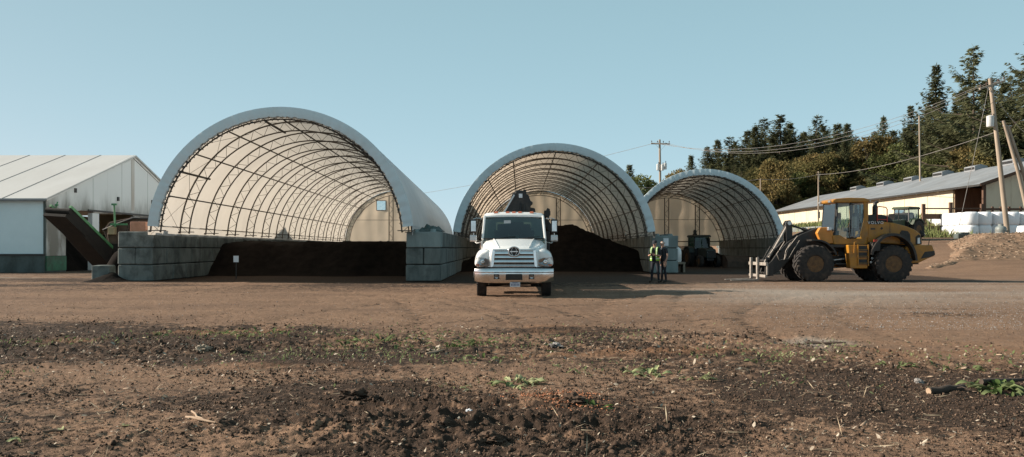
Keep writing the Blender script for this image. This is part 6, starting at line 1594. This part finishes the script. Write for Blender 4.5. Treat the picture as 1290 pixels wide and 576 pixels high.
def cap_mesh(J, r, brim, mat, parent, name):
    hd = Vector(J['head'])+Vector((0, .008, .035)); m = MB()
    m.lathe([(r, -.005), (r*1.0, .03), (r*.86, .075), (r*.5, .105), (.01, .115)], hd, 18)
    if brim:
        fw = Vector(J['face']).normalized(); rt = Vector((-fw.y, fw.x, 0))
        a = [hd+fw*.07+rt*s*.075+Vector((0, 0, .012)) for s in (-1, 1)]; b_ = [hd+fw*.185+rt*s*.05+Vector((0, 0, -.008)) for s in (1, -1)]
        m.add(a+b_+[p-Vector((0, 0, .012)) for p in a+b_], [(0,1,2,3),(7,6,5,4),(0,4,5,1),(1,5,6,2),(2,6,7,3),(3,7,4,0)])
    return m.build(name, mat, parent, smooth=50)
# man in the vest: stands with legs apart, forearms raised in front, looking down at his hands
JA = dict(pelvis=(0, 0, .96), chest=(0, -.02, 1.30), neck=(0, -.03, 1.53), head=(0, -.055, 1.665), face=(-.15, -1, -.25),
    hipL=(.10, 0, .88), hipR=(-.10, 0, .88), kneeL=(.135, -.02, .48), kneeR=(-.13, -.02, .48), ankleL=(.155, .02, .085), ankleR=(-.16, .01, .085), toeL=(.05, -.17, 0), toeR=(-.06, -.17, 0),
    shoulderL=(.20, -.01, 1.43), shoulderR=(-.20, -.01, 1.43), elbowL=(.27, .0, 1.14), elbowR=(-.28, .0, 1.14), wristL=(.10, -.24, 1.17), wristR=(-.12, -.25, 1.19), handL=(.02, -.33, 1.19), handR=(-.04, -.34, 1.21), palmL=(0, .25, -1), palmR=(0, .25, -1))
pa = person('person', (6.12, 33.95, g1(6.12, 33.95)), R(-28), 'worker in yellow green reflective vest and cap looking down at his hands', JA, 1.0, .8)
cap_mesh(JA, .098, True, cloth_dark, pa, 'cap')
def torso_ring(z, w, d, y0, n=20): return [(w*math.copysign(abs(math.cos(a))**.75, math.cos(a)), y0+d*math.copysign(abs(math.sin(a))**.85, math.sin(a)), z) for a in [2*PI*k/n for k in range(n)]]
# vest front panels, back and stripes
m = MB(); lv = [(0.93, .198, .155, -.005), (1.05, .186, .150, -.008), (1.18, .190, .152, -.015), (1.32, .202, .155, -.02), (1.43, .185, .138, -.015), (1.50, .115, .10, -.02)]
rings = [torso_ring(z, w, d, y0, 28) for z, w, d, y0 in lv]
vs = [p for r in rings for p in r]; fs = []
for i in range(len(rings)-1):
    for k in range(28):
        a = 2*PI*(k+.5)/28
        front = abs(a-1.5*PI) < .34            # open in front
        armhole = (math.sin(a) > -.55 and math.sin(a) < .55) and i >= 3
        if not front and not armhole: fs.append((i*28+k, i*28+(k+1) % 28, (i+1)*28+(k+1) % 28, (i+1)*28+k))
v_ = MB().add(vs, fs).build('vest', shirt_dark, pa, smooth=60, fix=False)
vm = v_.modifiers.new('thick', 'SOLIDIFY'); vm.thickness = .012
def vest_band(z0, z1, w, d, y0, mat, gap=.36, off=.010, nm='vest_band'):
    b = MB(); r0 = torso_ring(z0, w+off, d+off, y0, 56); r1 = torso_ring(z1, w+off, d+off, y0, 56); f = []
    for k in range(56):
        if abs(2*PI*(k+.5)/56-1.5*PI) >= gap: f.append((k, (k+1) % 56, 56+(k+1) % 56, 56+k))
    return b.add(r0+r1, f).build(nm, mat, v_, smooth=60, fix=False)
vest_band(.93, 1.005, .197, .155, -.005, hivis); vest_band(1.035, 1.10, .190, .152, -.01, hivis); vest_band(1.005, 1.035, .197, .155, -.008, reflm, off=.012)
for s in (-1, 1):
    for yy_, nm in ((-1, 'vest_strap'), (1, 'vest_strap')):
        b = MB(); pts = [(s*.115, yy_*.158-.01, 1.06), (s*.120, yy_*.170-.015, 1.20), (s*.125, yy_*.172-.02, 1.33), (s*.12, yy_*.150-.015, 1.44), (s*.11, yy_*.06, 1.525)]
        for off, wd, mt in ((0, .075, hivis), (.006, .028, reflm)):
            b = MB(); b.loft([[(x-wd/2, y+yy_*off, z), (x+wd/2, y+yy_*off, z)] for x, y, z in pts], cap=False); q = b.build(nm, mt, v_, fix=False); q.modifiers.new('thick', 'SOLIDIFY').thickness = .006
o = MB().box((0, 0, 0), (.15, .012, .11)).build('clipboard', M('held_dark', (.05, .05, .055), (.04, .04, .04), 4, .5), None)
o.location = Vector((6.12, 33.95, g1(6.12, 33.95))) + Matrix.Rotation(R(-28), 3, 'Z') @ Vector((-.01, -.35, 1.205)); o.rotation_euler = (R(35), 0, R(-28)); tag(o, 'small dark pad held in both hands by the worker in the vest', 'pad')
# bald man seen from the side, arms hanging
JB = dict(pelvis=(0, 0, .97), chest=(0, -.01, 1.31), neck=(0, -.03, 1.55), head=(0, -.07, 1.685), face=(.0, -1, 0),
    hipL=(.095, 0, .89), hipR=(-.095, 0, .89), kneeL=(.10, -.01, .49), kneeR=(-.11, -.05, .49), ankleL=(.10, .06, .085), ankleR=(-.12, -.02, .085), toeL=(.03, -.18, 0), toeR=(-.04, -.18, 0),
    shoulderL=(.205, .01, 1.44), shoulderR=(-.205, .01, 1.44), elbowL=(.25, .04, 1.14), elbowR=(-.25, .02, 1.14), wristL=(.25, -.05, .90), wristR=(-.24, -.08, .90), handL=(.24, -.08, .80), handR=(-.23, -.11, .80), palmL=(0, 1, -.2), palmR=(0, 1, -.2))
pb_ = person('person', (6.50, 34.0, g1(6.5, 34.0)), R(-72), 'worker with pale bald head and dark short sleeved shirt, arms hanging', JB, .62, .45)
hd = Vector(JB['head']); m = MB()
m.lathe([(.088, -.04), (.097, -.01), (.097, .02), (.088, .045), (.085, .04), (.085, -.035)], hd+Vector((0, .022, .0)), 18, closed=True); m.build('hair', hairm, pb_, smooth=60)
# ------------------------------------------------------------------ weeds, log and scraps in the foreground
weed_m = leafmat('weed_leaf', (0.12, 0.16, 0.065), (0.17, 0.20, 0.095), (0.27, 0.27, 0.16), 0.3)
weed_p = leafmat('pale_weed_leaf', (0.30, 0.34, 0.16), (0.40, 0.42, 0.24), (0.50, 0.48, 0.32), 0.3)
weed_d = leafmat('dark_weed_leaf', (0.07, 0.12, 0.04), (0.10, 0.15, 0.05), (0.16, 0.18, 0.08), 0.3)
def leaf_mesh(L, w, bend, seed, mat):
    rnd = random.Random(seed); m = MB(); sec = []
    for i in range(6):
        t = i/5; ww = w*math.sin(PI*min(1, .12+.88*t))**.8*(1-.15*t) if i < 5 else .002
        z = L*(.75*t - bend*t*t); y = L*t*(.75+.2*bend); tw = rnd.uniform(-.2, .2)*w
        sec.append([(-ww/2, y, z+abs(ww)*.3+tw), (0, y, z), (ww/2, y, z+abs(ww)*.3-tw)])
    m.loft(sec, cap=False); return m.mesh('leaf', mat, smooth=80, fix=False)
LV = {'m': [leaf_mesh(.20, .055, .5+.25*k, k, weed_m) for k in range(4)], 'p': [leaf_mesh(.20, .06, .45+.3*k, k+9, weed_p) for k in range(4)], 'd': [leaf_mesh(.18, .06, .5+.25*k, k+19, weed_d) for k in range(4)]}
wrnd = random.Random(5)
def weed(px, py, n, size, kind, label, spread=.1, group=None, stretch=1.0):
    Y = 1450.0/(py-313); p_ = at(px, py, Y)
    root = empty('weed', (p_.x, Y, g1(p_.x, Y)-.01), wrnd.uniform(0, 6), label, 'weed', group)
    for k in range(n):
        o = link('leaf', wrnd.choice(LV[kind if wrnd.random() < .8 else 'm']), None, root)
        r = spread*math.sqrt(wrnd.random()); a = wrnd.uniform(0, 2*PI)
        o.location = (r*math.cos(a)*stretch, r*math.sin(a), 0); o.rotation_euler = (wrnd.uniform(-.5, .3), wrnd.uniform(-.3, .3), a-PI/2+wrnd.uniform(-.8, .8))
        s = size*wrnd.uniform(.6, 1.25); o.scale = (s, s, s)
    return root
weed(652, 481, 26, .95, 'p', 'pale green leafy clump in the middle foreground, right of its yellow stalks', .16, stretch=1.4)
weed(630, 487, 12, .8, 'p', 'flattened yellowish stalks left of the pale leafy clump in the middle', .22, stretch=1.6)
weed(817, 470, 22, 1.0, 'p', 'upright bright weed with spiky leaves right of the middle', .15, stretch=1.5)
weed(874, 477, 12, .8, 'p', 'small pale leaves lying right of the spiky bright weed', .12)
weed(478, 432, 40, 1.0, 'm', 'wide grey green clump under the gap between wall and truck', .5, stretch=1.8)
weed(604, 430, 34, 1.0, 'm', 'bushy green clump in front of the truck at the edge of the yard', .3, stretch=1.4)
weed(560, 434, 26, .7, 'd', 'dark trailing weed left of the bushy clump at the edge of the yard', .4, stretch=2.2)
weed(602, 452, 14, .7, 'd', 'low dark weed below the bushy clump at the edge of the yard', .2)
weed(254, 420, 30, .9, 'm', 'green clump at the upper rim of the rough soil, below the conveyor and left wall', .35, stretch=2)
weed(327, 424, 24, .85, 'm', 'green clump at the rim of the rough soil, right of the one below the wall', .3, stretch=2)
weed(60, 430, 14, .6, 'd', 'sparse dark weed near the left edge of the rough soil', .3, stretch=2)
weed(708, 444, 12, .7, 'd', 'small dark green weed below the truck bumper', .15)
weed(745, 512, 16, .6, 'd', 'dark little weed beside the clod with orange scraps', .14, stretch=1.5)
weed(1195, 463, 22, .8, 'm', 'flat green patch lying on the reddish crumbs at the right', .25, stretch=1.6)
weed(1130, 462, 16, .75, 'm', 'small green patch left of the flat one on the reddish crumbs', .2, stretch=1.6)
weed(1244, 490, 30, 1.05, 'm', 'leafy green branch end lying just right of the log', .16, stretch=1.2)
weed(1272, 494, 30, 1.1, 'd', 'big leafed green cutting at the right edge beside the log', .2, stretch=1.3)
weed(1288, 468, 16, .7, 'm', 'green tuft at the very right edge, above the cuttings', .25, stretch=1.6)
weed(958, 456, 10, .7, 'm', 'tiny green weed left of the gravel patch', .15)
weed(70, 549, 10, .8, 'p', 'bleached flattened stalks in the lower left corner', .2, stretch=2.4)
# many tiny seedlings
rng = np.random.default_rng(31); nn = 2600
inv = rng.uniform(1/17.0, 1/8.0, nn*4); yy_ = 1/inv; xx_ = rng.uniform(-.74, .74, nn*4)*(yy_+.5)
k = rng.random(nn*4) < np.clip(2.4*fbm(xx_*.5, yy_*.7, 101, 3)+.05, 0, 1)*rough_mask(xx_, yy_)*(0.25+np.exp(-((yy_-12.3)/2.2)**2)); xx_, yy_ = xx_[k][:nn], yy_[k][:nn]; nn = len(xx_)
dd = norm(np.stack([rng.normal(0, .8, nn), rng.normal(0, .8, nn), np.ones(nn)*.7], -1)); sd_ = norm(np.cross(dd, rng.normal(0, 1, (nn, 3))))
Vg, Fg = diamonds(np.stack([xx_, yy_, gz(xx_, yy_)], -1), dd, sd_, rng.uniform(.025, .085, nn), rng.uniform(.010, .028, nn), rng)
o = link('seedlings', mesh_np('seedlings', Vg, Fg, weed_m)); tag(o, 'tiny green seedlings sprinkled over the rough soil', 'seedlings', kind='stuff')
# straw and stalks
straw_m = M('straw', (0.46, 0.38, 0.26), (0.30, 0.23, 0.15), 6, .8)
nn = 1300; inv = rng.uniform(1/17.0, 1/4.6, nn*3); yy_ = 1/inv; xx_ = rng.uniform(-.74, .74, nn*3)*(yy_+.5)
k = rng.random(nn*3) < rough_mask(xx_, yy_)*np.clip(.25+1.2*fbm(xx_*.6, yy_*1.2, 111, 3), .04, 1); xx_, yy_ = xx_[k][:nn], yy_[k][:nn]; nn = len(xx_)
dd = norm(np.stack([rng.normal(0, 1, nn), rng.normal(0, 1, nn), np.abs(rng.normal(0, .18, nn))], -1)); sd_ = norm(np.cross(dd, np.array([[0, 0, 1.]]))+rng.normal(0, .3, (nn, 3)))
Vg, Fg = diamonds(np.stack([xx_, yy_, gz(xx_, yy_)+.008], -1), dd, sd_, rng.uniform(.04, .22, nn), rng.uniform(.004, .011, nn), rng)
o = link('straw', mesh_np('straw', Vg, Fg, straw_m)); tag(o, 'thin dry straws and stalks strewn over the rough soil', 'straw', kind='stuff')
# orange vegetable scraps
carrot = M('orange_scrap', (0.36, 0.13, 0.05), (0.24, 0.10, 0.048), 8, .7)
nn = 700; cx_ = np.where(rng.random(nn) < .75, 0.42, 0.55); cy_ = np.where(cx_ < .5, 7.75, 7.35)
xx_ = cx_+rng.normal(0, .20, nn); yy_ = cy_+rng.normal(0, .16, nn)
tv = np.array(CHIP_V); s = rng.uniform(.005, .015, nn); a = rng.uniform(0, 6.28, nn)
X_ = (tv[None, :, 0]*np.cos(a)[:, None]-tv[None, :, 1]*np.sin(a)[:, None])*s[:, None]+xx_[:, None]; Y_ = (tv[None, :, 0]*np.sin(a)[:, None]+tv[None, :, 1]*np.cos(a)[:, None])*s[:, None]+yy_[:, None]
Z_ = (tv[None, :, 2]*2.2+rng.uniform(-.5, .5, (nn, 1))*tv[None, :, 0])*s[:, None]+gz(xx_, yy_)[:, None]+.012
o = link('orange_scraps', mesh_np('orange_scraps', np.stack([X_, Y_, Z_], -1).reshape(-1, 3), (np.array(CHIP_F)[None]+(np.arange(nn)*8)[:, None, None]).reshape(-1, 4), carrot)); tag(o, 'patch of shredded orange vegetable scraps in the middle foreground', 'vegetable scraps', kind='stuff')
# log and sticks
logm = M('log_bark', (0.075, 0.055, 0.042), (0.035, 0.027, 0.022), 6, .95, bump=.7, stretch=(.25, 1, 1))
cutm = M('log_cut', (0.40, 0.29, 0.20), (0.30, 0.21, 0.14), 8, .9)
a_, b_ = at(1170, 497, 1450/184.), at(1214, 490, 1450/181.); za, zb2 = g1(a_.x, a_.y)+.03, g1(b_.x, b_.y)+.035
a_.z, b_.z = za, zb2; lg = empty('log', a_, 0, 'short dark log lying at the right beside leafy cuttings', 'log')
dv = b_-a_; pts = [dv*(k/7)+Vector((0, .006*math.sin(k*2), .006*math.cos(k*1.7))) for k in range(8)]
MB().tube(pts, [.036, .038, .037, .039, .037, .035, .034, .030], 12).build('trunk', logm, lg, smooth=50)
MB().tube([-dv.normalized()*.004, dv.normalized()*.001], .034, 12).build('cut_end', cutm, lg)
MB().tube([pts[5], pts[5]+Vector((.05, -.06, .03)), pts[5]+Vector((.09, -.14, .01))], [.010, .007, .003], 6).build('twig', logm, lg)
def stick(p, q, r, label, mat):
    Yp, Yq = 1450./(p[1]-313), 1450./(q[1]-313); A, B = at(*p, Yp), at(*q, Yq); A.z = g1(A.x, A.y)+r; B.z = g1(B.x, B.y)+r
    rr = random.Random(int(p[0])); o = MB().tube([A.lerp(B, t)+Vector((rr.uniform(-.01, .01), rr.uniform(-.01, .01), rr.uniform(0, .015))) for t in (0, .25, .5, .75, 1)], [r, r*1.05, r, r*.8, r*.5], 7).build('stick', mat, None, smooth=60); tag(o, label, 'stick'); return o
stick((1012, 433), (1066, 436), .022, 'dark stick lying on the grey gravel patch', logm)
stick((1235, 489), (1290, 484), .03, 'thick branch behind the leafy cuttings at the right edge', logm)
stick((235, 530), (272, 538), .012, 'pale stick lying in the left foreground', cutm)
stick((242, 524), (258, 536), .009, 'thin pale stick crossing the longer one in the left foreground', cutm)
stick((138, 522), (150, 514), .006, 'forked thin stalk standing up in the left foreground', cutm)
stick((536, 448), (560, 444), .015, 'pale broken stick below the weeds at the yard edge', cutm)
stick((690, 495), (720, 505), .008, 'straw coloured stalk through the orange scraps', straw_m)
stick((52, 548), (82, 545), .012, 'bleached branch in the lower left corner', drym)
# a few clods and stones big enough to count
def lump(px, py, r, mat, label, cat, name, squash=.6, seed=0):
    Y = 1450./(py-313); p_ = at(px, py, Y); bm = bmesh.new(); bmesh.ops.create_icosphere(bm, subdivisions=4, radius=1)
    for v in bm.verts:
        n = float(fbm(np.array([v.co.x*1.6+seed]), np.array([v.co.y*1.6+v.co.z*1.9]), seed, 4)[0]); n2 = float(fbm(np.array([v.co.x*6+seed]), np.array([v.co.y*6+v.co.z*7]), seed+5, 2)[0])
        n3 = float(fbm(np.array([v.co.x*15+seed]), np.array([v.co.y*15+v.co.z*17]), seed+9, 2)[0]); v.co *= r*(1+.6*n+.3*n2+.14*n3); v.co.z *= squash
    me = bpy.data.meshes.new(name); bm.to_mesh(me); bm.free(); me.materials.append(mat)
    o = link(name, me, None, None, (p_.x, Y, g1(p_.x, Y)+r*.05)); tag(o, label, cat); return o
lump(722, 508, .11, clodm, 'black clod of soil beside the orange scraps', 'clod', 'clod', .6, 3)
lump(445, 502, .13, clodm, 'large dark clod in the centre left foreground', 'clod', 'clod', .5, 4)
lump(468, 505, .09, clodm, 'smaller dark clod touching the right side of the large one', 'clod', 'clod', .5, 5)
lump(430, 540, .07, clodm, 'dark clod above the tyre print in the lower foreground', 'clod', 'clod', .55, 6)
lump(618, 556, .10, clodm, 'broad black clod at the bottom in the middle', 'clod', 'clod', .45, 7)
lump(1158, 482, .045, stonem, 'pale stone lying left of the log', 'stone', 'stone', .7, 8)
lump(297, 442, .09, drym, 'light brown lump in the churned soil at the left', 'clod', 'clod', .7, 9)
lump(255, 442, .10, leafm, 'crumpled pale husk in the churned soil at the left', 'husk', 'husk', .6, 10)
lump(543, 443, .07, leafm, 'pale crumpled husk below the weeds at the yard edge', 'husk', 'husk', .7, 11)
lump(700, 440, .09, stonem, 'flat grey stone below the truck', 'stone', 'stone', .4, 12)
lump(591, 519, .03, paper, 'small white scrap beside the tyre print', 'scrap', 'scrap', .6, 13)
